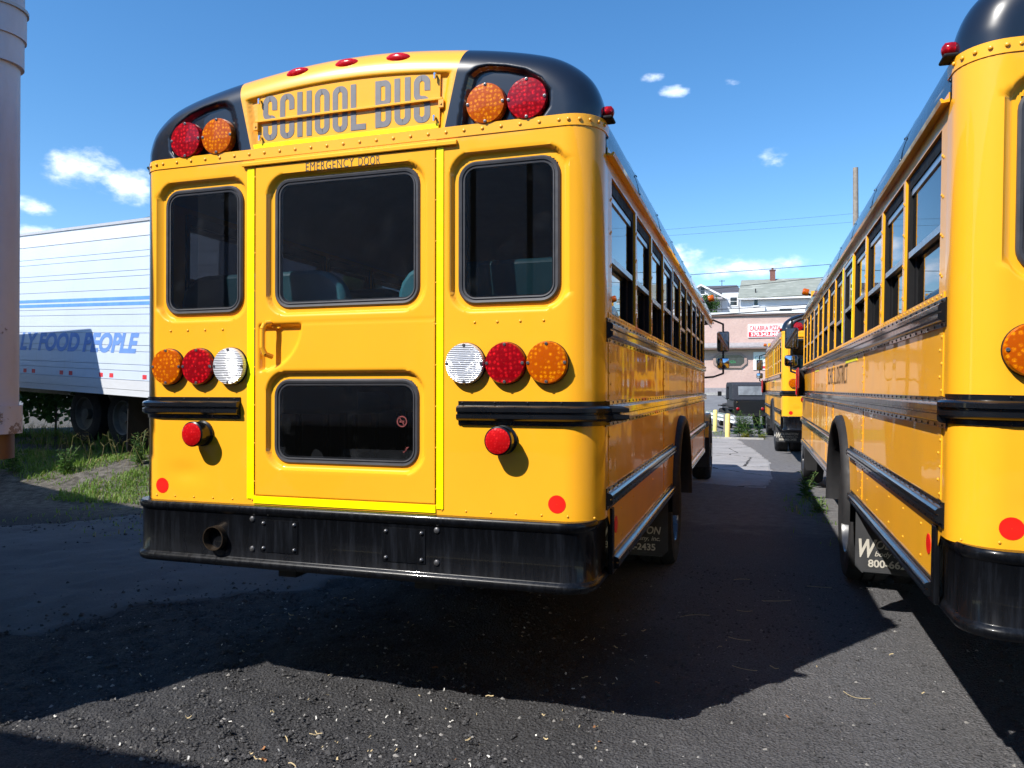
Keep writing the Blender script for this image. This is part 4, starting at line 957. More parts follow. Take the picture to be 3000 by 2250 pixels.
def food_trailer():
    """long white trailer, side towards us, standing nose-up on its legs"""
    root = empty('box_trailer', (-7.35, 6.48, .45), label='long white box trailer with blue FOOD PEOPLE lettering and stripes behind the left grass', category='trailer')
    ux = Vector((-.972, .237, .0419)).normalized(); nn = Vector((-.237, -.972, 0)).normalized(); uz = ux.cross(nn); uz = uz if uz.z > 0 else -uz
    o = Vector((0, 0, .96))
    def F(u, v, d=0.): return o + ux * u + uz * v + nn * d
    U0, U1 = -1.7, 11.5
    def slab(u0, u1, v0, v1, d0, d1):
        return [F(u0, v0, d0), F(u1, v0, d0), F(u1, v0, d1), F(u0, v0, d1), F(u0, v1, d0), F(u1, v1, d0), F(u1, v1, d1), F(u0, v1, d1)]
    mb = MB(); mb.hexa(slab(U0, U1, .02, 2.82, -2.55, -.012)); mb.build('trailer_body', 'trailer_white', root)
    seams = [.26, .41, .51, .72, .82, 1.02, 1.13, 1.32, 1.42, 1.73, 1.94, 2.03, 2.24, 2.34, 2.57]
    for a, b in zip(seams[:-1], seams[1:]):
        mb = MB(); mb.hexa(slab(U0, U1, a + .0035, b - .0035, -.011, .004)); mb.build('body_panel', 'trailer_white', root, None, .003)
    mb = MB(); mb.hexa(slab(U0, U1, 2.572, 2.80, -.011, .012)); mb.build('roof_rail', 'trailer_rail', root, None, .006)
    mb = MB(); mb.hexa(slab(U0, U1, 2.80, 2.845, -.03, .03)); mb.build('roof_edge', 'trailer_grey', root)
    mb = MB(); mb.hexa(slab(U0, U1, .105, .256, -.011, .016)); mb.hexa(slab(U0, U1, .0, .10, -.011, .010)); mb.build('bottom_rail', 'trailer_rail', root)
    for a, b in ((1.555, 1.61), (1.47, 1.525)):
        mb = MB(); mb.hexa(slab(U0, U1, a, b, .0035, .0065)); mb.build('blue_stripe', 'paint_blue', root)
    for u in (3.72, 3.42, 2.48, 2.18, 1.25, .95, .03, -.3, -1.2, -1.5):
        mb = MB(); mb.hexa(slab(u - .055, u + .055, .285, .355, .0035, .006)); mb.build('red_marker', 'marker_red', root)
    Mx = face_matrix(F(3.92, .69, .0068), -ux, uz)
    text('trailer_lettering', 'LY FOOD PEOPLE', 'letter_blue', root, .335, 3.72, bold=.042, shear=.28, spacing=1.0, matrix=Mx)
    # running gear
    for u in (2.55, 1.35):
        for d in (-.45, -2.15):
            c_ = F(u, -.42, d); mb = MB(); prof = [(.30, 0), (.44, -.01), (.5, .03), (.5, .22), (.44, .26), (.3, .25)]
            mb.lathe([(a, b) for a, b in prof], c_, -nn, 28); t = mb.build('wheel', 'tyre', root, 40)
            mb = MB(); mb.lathe([(.31, 0), (.28, .01), (.26, .08), (.10, .10), (.10, .02), (.001, .02)], c_, -nn, 24); mb.build('rim', 'rim_shade_dark', t, 40)  # white rims coloured dark to carry the shade under the trailer
    mb = MB(); mb.hexa(slab(.4, 3.4, -.32, -.04, -1.7, -.9)); mb.hexa(slab(U0, U1, -.16, .0, -1.5, -1.38)); mb.hexa(slab(U0, U1, -.16, .0, -1.1, -.98)); mb.build('underframe', 'steel_dark', root)
    mb = MB(); mb.hexa(slab(.80, .90, -.95, -.02, -.7, -.6)); mb.hexa(slab(.55, 1.2, -.99, -.93, -.8, -.5)); mb.build('landing_leg', 'steel_dark', root)
    mb = MB(); mb.hexa(slab(.78, .80, -.95, -.05, -.9, -.2)); mb.build('mud_flap', 'rubber', root)
food_trailer()

def prism_box(name, plan, z0, z1, mat, parent, **k):
    mb = MB(); mb.prism(plan, lambda u, v, kk: (u, v, (z0, z1)[kk])); return mb.build(name, mat, parent, 40, **k)
def near_trailer():
    """old pinkish trailer whose rounded nose closes the left edge"""
    C = Vector((-1.462, -.37)); root = empty('old_trailer', (C.x, C.y, 0), label='old pinkish trailer with peeling paint and rusty sill cut off by the left edge', category='trailer')
    ax = Vector((-.96, .28)).normalized(); s = Vector((math.sin(R(30)), math.cos(R(30))))
    # plan outline, relative to C: rounded far corner, nose running back along the sun's direction, long near side
    r = .13; far = []
    cc = -s * r + ax * r * 1.15
    a0 = math.atan2(-(s.y * 0 + ax.y), -(ax.x)); 
    p_nose = cc - ax * r; p_far = cc + Vector((-ax.y, ax.x)) * -r if False else cc + Vector((ax.y, -ax.x)) * -r
    nrm_nose = Vector((s.y, -s.x)); nrm_far = Vector((.28, .96)).normalized()
    ang0 = math.atan2(nrm_nose.y, nrm_nose.x); ang1 = math.atan2(nrm_far.y, nrm_far.x)
    arc = [(cc.x + r * math.cos(ang0 + (ang1 - ang0) * i / 7), cc.y + r * math.sin(ang0 + (ang1 - ang0) * i / 7)) for i in range(8)]
    P0 = Vector(arc[0]); P1 = Vector(arc[-1])
    nose = [tuple(P0 - s * 1.15), tuple(P0 - s * .6)]
    near = [tuple(P0 - s * 1.15 + ax * 1.0 - s * .75), tuple(P0 - s * 1.15 + ax * 12. - s * .6)]
    plan = near[::-1] + nose + arc + [tuple(P1 + ax * 12)]
    def grow(k):
        c0 = P0 + ax * 1.2 - s * .6; return [((x - c0.x) * k + c0.x, (y - c0.y) * k + c0.y) if math.hypot(x, y) < 4 else (x, y) for x, y in plan]
    prism_box('trailer_body', plan, 1.46, 3.30, 'trailer_pink', root)
    prism_box('sill_band', grow(1.012), 1.335, 1.47, 'trailer_pink', root); prism_box('rust_sill', grow(.985), 1.215, 1.335, 'trailer_rust', root)
    prism_box('top_band', grow(1.014), 3.10, 3.23, 'trailer_pink', root); prism_box('top_flange', grow(1.022), 3.23, 3.36, 'trailer_pink', root); prism_box('roof_moulding', grow(1.03), 3.36, 3.375, 'trailer_grey', root); prism_box('roof_cap', grow(1.015), 3.375, 3.95, 'trailer_pink', root)
    mb = MB()
    for i in range(9):
        p = P0 - s * (.03 + .075 * i); mb.dome((p.x + nrm_nose.x * .02, p.y + nrm_nose.y * .02, 3.27), (nrm_nose.x, nrm_nose.y, 0), .008, n=6); mb.dome((p.x + nrm_nose.x * .012, p.y + nrm_nose.y * .012, 1.40), (nrm_nose.x, nrm_nose.y, 0), .010, n=6)
    mb.build('rivets', 'trailer_rust', root, None, kind='stuff')
    for u in (9.3, 10.5):
        for d in (.25, 1.75):
            c0 = P1 + ax * u - Vector((.28, .96)) * d; mb = MB(); mb.lathe([(.2, 0), (.44, -.01), (.5, .03), (.5, .24), (.44, .27), (.2, .26)], (c0.x, c0.y, .5), (-.28, -.96, 0), 24); mb.build('wheel', 'tyre', root, 40)
    c0 = P1 + ax * 2.6
    for d in (.4, 1.6):
        q = c0 - Vector((.28, .96)) * d; mb = MB(); mb.box(q.x - .06, q.x + .06, q.y - .06, q.y + .06, 0, 1.3); mb.box(q.x - .14, q.x + .14, q.y - .14, q.y + .14, 0, .03); mb.build('landing_leg', 'steel_dark', root)
near_trailer()

def plain_trailer(name, loc, rz, L, Wd, z0, z1, mat, label, slope=0., ribs=0):
    root = empty(name, loc, (0, 0, rz), label=label, category='trailer')
    mb = MB(); mb.hexa([(0, -Wd, z0), (L, -Wd, z0), (L, 0, z0), (0, 0, z0), (slope, -Wd, z1), (L, -Wd, z1), (L, 0, z1), (slope, 0, z1)]); mb.build('trailer_body', mat, root, None, .06)
    mb = MB(); mb.box(.5, L - .3, -Wd * .65, -Wd * .55, z0 - .3, z0); mb.box(.5, L - .3, -Wd * .45, -Wd * .35, z0 - .3, z0); mb.build('underframe', 'steel_dark', root)
    for u in (L - 2.6, L - 1.4):
        for d in (-.05, -Wd + .3):
            mb = MB(); mb.lathe([(.2, 0), (.44, -.01), (.5, .03), (.5, .24), (.44, .27), (.2, .26)], (u, d, .5), (0, -1, 0), 24); mb.build('wheel', 'tyre', root, 40)
    for d in (-.5, -Wd + .5):
        mb = MB(); mb.box(2.0, 2.12, d - .06, d + .06, 0, z0); mb.build('landing_leg', 'steel_dark', root)
    for k in range(ribs):
        mb = MB(); x = .25 + (L - .5) * k / (ribs - 1); mb.box(x - .03, x + .03, -.0, .012, z0 + .05, z1 - .05); mb.build('side_rib', mat, root)
    return root
plain_trailer('storage_trailer', (6.4, -3.74, 0), math.pi, 13.2, -2.5, 1.15, 4.02, 'trailer_grey', 'grey ribbed trailer seen mirrored in the bus rear windows', 0, 23)  # known from its reflection; unseen right end extended to block skylight
plain_trailer('parked_trailer', (-9.12, 5.68, .3), math.pi - R(13.5), 8.0, -2.4, 1.1, 3.62, 'trailer_white', 'trailer beyond the left edge whose shadow falls on the FOOD PEOPLE trailer', .42)

# ------------------------------------------------------------------ buildings across the street
def stucco(name, a, b):
    n = NT(name); n.set(Roughness=.9); P = n.pos(); f = n.noise(.8, 6, .6, P); v = n.vor(7, vec=P)
    c = n.mix(n.remap(f, .3, .7), a, b); c = n.mix(n.remap(v.outputs['Distance'], .0, .5, .25, 0), c, tuple(x * .8 for x in a)); n.color(c); n.normal(n.bump(v.outputs['Distance'], .4, .02))
stucco('pink_stucco', (.52, .36, .32), (.60, .43, .38)); stucco('pink_dark', (.34, .24, .21), (.40, .28, .25))
simple('trim_brown', (.16, .10, .085), .7, var=.2); simple('band_grey', (.30, .28, .29), .7, var=.15); simple('sign_white', (.80, .80, .80), .5, var=.04); simple('sign_red', (.62, .03, .05), .5, var=.05); simple('trim_white', (.78, .79, .80), .6, var=.06)
simple('neon_green', (.02, .35, .10), .4, var=.1); simple('neon_blue', (.05, .25, .55), .4, var=.1); simple('sign_green', (.15, .42, .35), .5, var=.1)
simple('window_dark', (.03, .035, .04), .08, var=.3, spec=.6); simple('brick_red', (.19, .085, .07), .85, var=.25, scale=10)
def siding(name, a):
    n = NT(name); n.set(Roughness=.7); w = n.N.new('ShaderNodeTexWave'); w.wave_type = 'BANDS'; w.bands_direction = 'Z'; w.wave_profile = 'SAW'; w.inputs['Scale'].default_value = 1.6
    n.link(n.pos(), w.inputs['Vector']); f = n.noise(1.1, 5, .6, n.pos()); n.color(n.mix(n.remap(f, .3, .7), tuple(x * .94 for x in a), a)); n.normal(n.bump(w.outputs['Fac'], .35, .02))
siding('siding_white', (.80, .81, .83)); siding('siding_grey', (.62, .66, .72))
def shingles(name, a, b, pale):
    n = NT(name); n.set(Roughness=.9); P = n.pos(); f = n.noise(2.2, 5, .6, P, stretch=(.6, 1, 3.2)); g = n.noise(1.9, 3, .5, P, stretch=(.45, 1, 4.5))
    c = n.mix(n.remap(f, .3, .7), a, b); c = n.mix(n.remap(g, .60, .68, 0, .75), c, pale); n.color(c); n.normal(n.bump(n.noise(14, 3, .6, P), .3, .02))
shingles('roof_green', (.19, .21, .185), (.27, .29, .255), (.42, .44, .40)); shingles('roof_dark', (.05, .052, .065), (.085, .085, .10), (.12, .12, .14))

def pizza_house():
    ang = math.atan2(50.27 - 48.47, 5.62 * 1.0)              # facade turned to the street
    z0 = gh(0, 48.6)
    root = empty('pizza_restaurant', (-.96, 48.47, z0), (0, 0, R(5)), label='pink stucco pizza restaurant with red and white sign across the street', category='restaurant')
    Wd, H, Dp = 24., 6.34 - z0, 8.; x0 = -7.
    mb = MB(); mb.box(x0, x0 + Wd, 0, Dp, 0, H); mb.build('wall', 'pink_stucco', root)
    mb = MB(); mb.box(x0 - .1, x0 + Wd + .1, -.12, Dp, H, H + .12); mb.build('roof_edge', 'trim_brown', root)
    mb = MB(); mb.box(x0 - .1, x0 + Wd + .1, -.14, 0, H + .12, H + .24); mb.build('roof_flashing', 'trim_white', root)
    zb = 4.22 - z0
    mb = MB(); mb.prism([(0, zb), (-.5, zb), (-.5, zb + .08), (0, zb + .36)], lambda u, v, k: ((x0 - .1, x0 + Wd + .1)[k], u, v)); mb.build('canopy', 'band_grey', root)
    mb = MB(); mb.box(x0 - .1, x0 + Wd + .1, -.52, 0, zb - .10, zb - .003); mb.build('canopy_fascia', 'trim_brown', root)
    mb = MB(); mb.box(x0, x0 + Wd, -.05, -.002, 0, .35); mb.build('plinth', 'band_grey', root)
    # upper sign
    sx0, sx1, sz0, sz1 = 2.52, 4.85, 4.90 - z0, 5.77 - z0
    mb = MB(); mb.box(sx0, sx1, -.07, -.002, sz0, sz1); sg = mb.build('sign_board', 'sign_white', root)
    mb = MB(); mb.box(sx0 + .04, sx1 - .04, -.075, -.0705, sz0 + .04, sz0 + .36); mb.build('sign_field', 'sign_red', sg)
    text('sign_lettering', 'CALABRIA PIZZA', 'sign_red', sg, .33, 1.92, bold=.02, spacing=1.05, matrix=face_matrix((sx0 + .11, -.0755, sz0 + .44), (1, 0, 0), (0, 0, 1)))
    text('sign_number', '570.342.848', 'sign_white', sg, .25, 1.72, bold=.035, matrix=face_matrix((sx0 + .18, -.0765, sz0 + .08), (1, 0, 0), (0, 0, 1)))
    # window with chamfered surround
    a, b, c_, d = .30, 2.45, 2.91 - z0, 3.90 - z0
    mb = MB(); mb.prism([(a + .35, c_), (b - .35, c_), (b, c_ + .3), (b, d - .3), (b - .35, d), (a + .35, d), (a, d - .3), (a, c_ + .3)], lambda u, v, k: (u, (-.002, -.10)[k], v)); wf = mb.build('window_surround', 'pink_dark', root)
    mb = MB(); mb.prism([(a + .42, c_ + .14), (b - .42, c_ + .14), (b - .18, c_ + .34), (b - .18, d - .34), (b - .42, d - .14), (a + .42, d - .14), (a + .18, d - .34), (a + .18, c_ + .34)], lambda u, v, k: (u, (-.101, -.112)[k], v)); mb.build('window_pane', 'window_dark', wf)
    text('window_sign', 'PIZZA', 'neon_green', wf, .15, .42, matrix=face_matrix((1.32, -.115, c_ + .33), (1, 0, 0), (0, 0, 1)))
    mb = MB(); mb.lathe([(.13, 0), (.16, 0), (.16, .01), (.13, .01)], (.92, -.113, c_ + .50), (0, -1, 0), 24, close=True); ring = mb.build('window_sign', 'neon_blue', wf)
    # poster
    mb = MB(); mb.box(2.86, 4.6, -.05, -.002, 2.78 - z0, 3.95 - z0); po = mb.build('poster_board', 'sign_white', root)
    text('poster_lettering', 'CALABRIA', 'sign_green', po, .28, 1.3, bold=.01, shear=.2, matrix=face_matrix((2.95, -.053, 3.42 - z0), (1, .0, 0), (0, 0, 1)))
    text('poster_lettering', 'RESTAURANT', 'decal_black', po, .13, 1.0, bold=.02, matrix=face_matrix((3.25, -.053, 3.15 - z0), (1, 0, 0), (0, 0, 1)))
    mb = MB(); mb.box(3.42, 4.4, -.056, -.0505, 2.86 - z0, 3.02 - z0); mb.build('poster_band', 'sign_red', po)
pizza_house()

def win(parent, x, y, z, w, h, sash=True):
    mb = MB(); mb.box(x - w / 2 - .1, x + w / 2 + .1, y - .06, y - .002, z - .1, z + h + .1); f = mb.build('window', 'trim_white', parent)
    if sash:
        for k in (0, 1):
            mb = MB(); mb.box(x - w / 2, x + w / 2, y - .07, y - .061, z + k * (h / 2 + .02), z + h / 2 - .02 + k * (h / 2 + .02) - .0); mb.build('pane', 'window_dark', f)
    else:
        mb = MB(); mb.box(x - w / 2, x + w / 2, y - .07, y - .061, z, z + h); mb.build('pane', 'window_dark', f)
    return f
def green_house():
    root = empty('green_roof_house', (.6, 65.8, gh(.6, 66)), (0, 0, R(2)), label='white house with mottled green shingle roof and brick chimney behind the restaurant', category='house')
    z = gh(.6, 66); e = 9.6 - z; r = 11.7 - z; L = 11.5
    mb = MB(); mb.box(.25, L, .35, 9, -1.5, e + .05); mb.build('wall', 'siding_white', root)
    mb = MB(); mb.add([(0, 0, e), (L + .4, 0, e), (L + .4, 4.6, r), (.42, 4.6, r), (0, 9.2, e), (L + .4, 9.2, e), (0, 0, e - .12), (L + .4, 0, e - .12)], [(0, 1, 2, 3), (3, 2, 5, 4), (6, 7, 1, 0)]); rf = mb.build('roof', 'roof_green', root)
    mb = MB(); mb.add([(.26, .36, e), (.26, 8.9, e), (.45, 4.6, r - .1)], [(0, 1, 2)]); mb.build('gable', 'siding_white', root)
    mb = MB(); mb.box(0, L + .4, -.1, .02, e - .26, e - .125); mb.build('gutter', 'trim_white', root)
    mb = MB(); mb.box(2.95, 3.40, 4.1, 4.6, r - .4, r + .72); ch = mb.build('chimney', 'brick_red', rf)
    mb = MB(); mb.box(2.90, 3.45, 4.05, 4.65, r + .72, r + .80); mb.cyl((3.17, 4.35, r + .8), (3.17, 4.35, r + 1.0), .09, n=10); mb.build('chimney_cap', 'brick_red', ch)
    mb = MB(); mb.cyl((1.55, 1.0, e + .3), (1.55, 1.0, e + .8), .05, n=8); mb.build('vent_pipe', 'steel_dark', rf)
    win(root, 1.55, .35, 8.85 - z, .30, .55, False); win(root, 4.0, .35, 7.6 - z, 1.0, .9); win(root, 7.5, .35, 7.9 - z, .8, 1.1)
    mb = MB(); mb.box(2.05, 2.30, .15, .33, -1.2, 8.75 - z); mb.build('flue', 'trim_white', root)
green_house()
def dark_house():
    z = gh(-2, 71.5); root = empty('dark_roof_house', (-3.8, 70.65, z), (0, 0, R(4)), label='white gabled house with dark slate roof behind the restaurant, left of the green roof', category='house')
    e = 10.75 - z; r = 11.75 - z
    mb = MB(); mb.box(-3.0, 4.4, .5, 8, -2, e); mb.build('wall', 'siding_white', root)
    mb = MB(); mb.add([(-3.4, .2, e - .1), (4.75, .2, e - .1), (4.45, 3.2, r), (-3.1, 3.2, r), (-3.4, 8.2, e - .1), (4.75, 8.2, e - .1)], [(0, 1, 2, 3), (3, 2, 5, 4), (1, 5, 2), (4, 0, 3)]); rf = mb.build('roof', 'roof_dark', root)
    # cross gable to the street
    gz = 10.28 - z
    mb = MB(); mb.prism([(-1.2, -1.5), (2.85, -1.5), (2.85, gz), (.95, 11.32 - z), (-1.2, gz)], lambda u, v, k: (u, (-.45, 1.5)[k], v)); mb.build('gable', 'siding_white', root)
    for sgn in (1, -1):
        mb = MB(); a = (.95, 11.46 - z); b = (.95 + sgn * 2.3, gz - .12)
        mb.hexa([(a[0], -.8, a[1] - .12), (b[0], -.8, b[1] - .12), (b[0], 2.5, b[1] - .12), (a[0], 2.5, a[1] - .12), (a[0], -.8, a[1]), (b[0], -.8, b[1]), (b[0], 2.5, b[1]), (a[0], 2.5, a[1])]); mb.build('gable_roof', 'roof_dark', root)
        mb = MB(); mb.hexa([(a[0], -.86, a[1] - .20), (b[0], -.86, b[1] - .20), (b[0], -.80, b[1] - .20), (a[0], -.80, a[1] - .20), (a[0], -.86, a[1] - .02), (b[0], -.86, b[1] - .02), (b[0], -.80, b[1] - .02), (a[0], -.80, a[1] - .02)]); mb.build('barge_board', 'trim_white', root)
    mb = MB(); mb.prism([(-.45, 10.22 - z), (-1.5, 9.95 - z), (-1.5, 9.87 - z), (-.45, 10.1 - z)], lambda u, v, k: ((-1.4, 2.9)[k], u, v)); mb.build('porch_roof', 'band_grey', root)
    mb = MB(); mb.box(2.9, 4.42, -.2, .5, -1.5, e - .15); mb.build('side_bay', 'siding_grey', root)
    win(root, 1.12, -.45, 10.52 - z, .38, .62); win(root, -.25, -.45, 10.6 - z, .4, .55); win(root, 3.95, -.2, 9.4 - z, .6, .75); win(root, 1.6, -.45, 8.5 - z, .7, .7)
    mb = MB(); mb.cyl((3.0, 3.2, r - .1), (3.0, 3.2, r + .55), .03, n=6); mb.cyl((2.75, 3.2, r + .45), (3.3, 3.2, r + .45), .025, n=6); mb.build('antenna', 'steel_dark', rf)
dark_house()

# ------------------------------------------------------------------ poles and wires
simple('pole_wood', (.24, .21, .18), .9, var=.25, scale=5); simple('wire_black', (.02, .02, .022), .6, var=.1)
def pole(x, y, z1, label):
    z0 = gh(x, y); root = empty('utility_pole', (x, y, z0), label=label, category='pole')
    mb = MB(); mb.cyl((0, 0, -.3), (0, 0, z1 - z0), .19, .135, 12); mb.build('shaft', 'pole_wood', root, 40)
    mb = MB(); mb.cyl((0, -.14, z1 - z0 - 5.6), (0, -.14, z1 - z0 - 4.5), .2, n=14); mb.build('transformer', 'band_grey', root, 40)
pole(7.21, 41.6, 13.6, 'bare wooden utility pole rising behind the roof of the right bus')
def wire(a, b, sag, r, label, n=14):
    a = Vector(a); b = Vector(b); mb = MB(); pts = []
    for i in range(n + 1):
        t = i / n; p = a.lerp(b, t); p.z -= sag * 4 * t * (1 - t); pts.append(p)
    mb.tube(pts, r, 6); mb.build('power_line', 'wire_black', None, 60, label=label, category='wire', group='overhead wires across the street')
def ext(a, b, k0=-1.6, k1=2.6):
    a = Vector(a); b = Vector(b); return a + (b - a) * k0, a + (b - a) * k1
W_ = [((-2.0, 42.9, 8.46), (5.64, 45.3, 9.05), .016, 'single thin wire sloping up across the cloud to the brick chimney'),
      ((-.95, 43.2, 6.36), (4.69, 45.0, 6.67), .020, 'upper wire of the tight bundle over the restaurant roof'),
      ((-.67, 43.3, 6.05), (4.62, 45.0, 6.45), .030, 'thick middle cable of the bundle over the restaurant roof'),
      ((-.52, 43.4, 5.90), (4.54, 45.0, 6.18), .022, 'lowest wire of the bundle just above the pink wall'),
      ((-1.65, 43.0, 7.50), (5.64, 45.3, 8.30), .015, 'wire crossing the dark roof and the green roof'),
      ((-.95, 43.2, 6.89), (5.04, 45.1, 7.27), .013, 'thin wire along the eaves of the white houses'),
      ((-3.05, 42.5, 11.18), (5.65, 45.3, 11.96), .006, 'uppermost hair-thin wire in the blue sky above the roofs'),
      ((-3.05, 42.5, 10.81), (5.65, 45.3, 11.48), .006, 'second hair-thin wire in the blue sky above the roofs')]
for a, b, r, lb in W_:
    p, q = ext(a, b); wire(p, q, .12, r, lb)
wire((-32., 17.5, 6.2), (-14.0, 23.3, 10.2), .25, .03, 'wire rising behind the white trailer at the left of the bus')

# ------------------------------------------------------------------ jeep
def jeep():
    root = empty('military_jeep', (1.74, 27.2, gh(1.74, 27.2)), (0, 0, R(10)), label='black open-sided military jeep with grey soft top parked near the yellow posts', category='jeep')
    # local: rear at y=0, front +y, x right
    mb = MB(); mb.prism([(0, .52), (0, 1.10), (1.75, 1.10), (1.75, .98), (3.05, .92), (3.12, .60), (2.6, .52)], lambda u, v, k: ((-.62, .62)[k], u, v)); mb.build('body', 'jeep_black', root, None, .02)
    mb = MB(); mb.prism([(-.02, 1.10), (.10, 1.72), (.28, 1.80), (1.55, 1.80), (1.72, 1.66), (1.80, 1.12), (1.62, 1.12), (1.5, 1.60), (1.42, 1.62), (.98, 1.62), (.92, 1.10)], lambda u, v, k: ((-.66, .66)[k], u, v)); top = mb.build('soft_top', 'canvas_grey', root, None, .03)
    mb = MB(); mb.add([(-.44, -.005, 1.30), (.44, -.005, 1.30), (.44, .063, 1.64), (-.44, .063, 1.64)], [(0, 1, 2, 3)]); o = mb.build('rear_window', 'canvas_window', top); o.location.y = -.012
    for sx in (-1, 1):
        mb = MB(); mb.box(min(sx * .62, sx * .80), max(sx * .62, sx * .80), .15, 1.05, .78, .84); mb.build('rear_fender', 'jeep_black', root, None, .01)
        mb = MB(); mb.box(min(sx * .50, sx * .80), max(sx * .50, sx * .80), 2.2, 3.1, .82, .88); mb.build('front_fender', 'jeep_black', root, None, .01)
        for y in (.55, 2.62):
            mb = MB(); mb.lathe([(.2, 0), (.32, -.01), (.37, .03), (.37, .17), (.32, .2), (.2, .19)], (sx * .80, y, .37), (-sx, 0, 0), 24); w = mb.build('wheel', 'tyre', root, 40)
            mb = MB(); mb.lathe([(.21, .0), (.19, .03), (.08, .05), (.001, .03)], (sx * .80, y, .37), (-sx, 0, 0), 20); mb.build('rim', 'band_grey', w, 40)
        mb = MB(); mb.lathe([(.06, 0), (.06, .03), (.04, .045), (.001, .05)], (sx * .46, 0, .77), (0, -1, 0), 14); mb.build('tail_lamp', 'lens_red', root, 40)
        mb = MB(); mb.tube([(sx * .62, 1.75, 1.1), (sx * .86, 1.78, 1.28)], .012, 6); m_ = mb.build('mirror_arm', 'chrome', root)
        mb = MB(); mb.box(sx * .90 - .08, sx * .90 + .08, 1.75, 1.80, 1.25, 1.44); mb.build('mirror_housing', 'black_matte', m_, None, .02)
        mb = MB(); mb.tube([(sx * .60, 1.66, 1.08), (sx * .60, 1.60, 1.70)], .025, 8); mb.build('windscreen_post', 'jeep_black', root)
    mb = MB(); mb.lathe([(.04, 0), (.04, .02), (.001, .025)], (-.5, 0, 1.02), (0, -1, 0), 12); mb.build('fuel_cap', 'chrome', root, 40)
    mb = MB(); mb.box(-.66, .66, -.14, -.06, .50, .60); mb.box(-.3, -.22, -.06, .02, .5, .6); mb.box(.22, .3, -.06, .02, .5, .6); mb.build('rear_bumper', 'steel_dark', root)
    mb = MB(); mb.cyl((0, -.14, .52), (0, -.26, .52), .03, n=10); mb.dome((0, -.26, .52), (0, 0, 1), .04, .05); mb.build('tow_hitch', 'pipe_bronze', root)
simple('jeep_black', (.008, .009, .010), .4, coat=.2, var=.2); simple('canvas_grey', (.022, .025, .036), .8, var=.15, scale=8, bump=.2, bscale=20); simple('canvas_window', (.20, .21, .22), .25, var=.35, scale=3)
jeep()

# ------------------------------------------------------------------ bollards, guard rail, kerb line
simple('bollard_paint', (.80, .66, .22), .6, var=.10, scale=7); weathered('rail_white', (.72, .73, .74), (.45, .42, .38), 0, (2, 2, 5))
def bollard(x, y, h, label, lean=0.):
    root = empty('bollard', (x, y, gh(x, y)), (0, lean, 0), label=label, category='bollard', group='yellow posts by the guard rail')
    mb = MB(); mb.lathe([(.075, -.1), (.075, h - .02), (.066, h), (.001, h + .012)], (0, 0, 0), (0, 0, 1), 18); mb.build('post', 'bollard_paint', root, 50)
    mb = MB(); mb.lathe([(.13, -.05), (.13, .012), (.075, .02)], (0, 0, 0), (0, 0, 1), 18); mb.build('footing', 'kerb_stone', root, 40)
bollard(.54, 24.8, .78, 'left of the two pale yellow steel posts, farther from us', R(1.5)); bollard(1.07, 21.6, .75, 'right, nearer of the two pale yellow steel posts, beside the weeds', R(1.2))
def guard_rail():
    a = Vector((-2.2, 39.0)); b = Vector((1.22, 23.4)); d = (b - a).normalized()
    root = empty('guard_rail', (b.x, b.y, gh(b.x, b.y)), label='weathered white guard rail running away from the yellow posts', category='guard rail')
    mb = MB(); path = [(a.x - b.x, a.y - b.y), (0, 0)]
    za, zb = .0, .0
    for k in range(1): mb.sweep(path, [(0, .38), (.05, .42), (.05, .48), (0, .52), (.05, .56), (.05, .62), (0, .66), (-.02, .66), (.03, .6), (-.02, .52), (.03, .45), (-.02, .38)])
    mb.build('rail', 'rail_white', root, None)
    for i in range(4):
        p = (a - b) * ((i + .3) / 3.5); mb = MB(); mb.box(p.x - .09, p.x + .0, p.y - .07, p.y + .07, -.1 + gh(b.x + p.x, b.y + p.y) - gh(b.x, b.y), .62); mb.build('rail_post', 'pole_wood', root)
guard_rail()
kb = MB(); kb.sweep([(-3.0, 21.35), (.7, 21.1), (2.15, 20.95)], [(-.06, -.1), (.06, -.1), (.06, .05), (-.06, .05)]); kb.build('broken_kerb', 'kerb_stone', None, None, kind='structure')

# ------------------------------------------------------------------ plants
def leafmat(name, a, b):
    n = NT(name); n.set(Roughness=.55); n.p.inputs['Specular IOR Level'].default_value = .3
    oi = n.noise(3.5, 3, .5, n.pos()); n.color(n.mix(n.remap(oi, .3, .7), a, b))
    tr = n.N.new('ShaderNodeBsdfTranslucent'); n.link(n.mix(n.remap(oi, .3, .7), tuple(x * 1.5 for x in a), tuple(x * 1.5 for x in b)), tr.inputs[0])
    mx = n.N.new('ShaderNodeMixShader'); mx.inputs[0].default_value = .3; n.link(n.p.outputs[0], mx.inputs[1]); n.link(tr.outputs[0], mx.inputs[2]); n.link(mx.outputs[0], n.out.inputs['Surface'])
leafmat('grass_green', (.10, .19, .024), (.20, .30, .055)); leafmat('grass_dry', (.22, .20, .07), (.32, .27, .12)); leafmat('weed_green', (.045, .11, .025), (.10, .19, .04)); leafmat('leaf_yellow', (.16, .19, .03), (.28, .26, .05)); leafmat('tree_green', (.03, .075, .018), (.07, .14, .03))
simple('stem_green', (.09, .13, .04), .7, var=.2); simple('bark', (.08, .06, .045), .9, var=.3, scale=8)
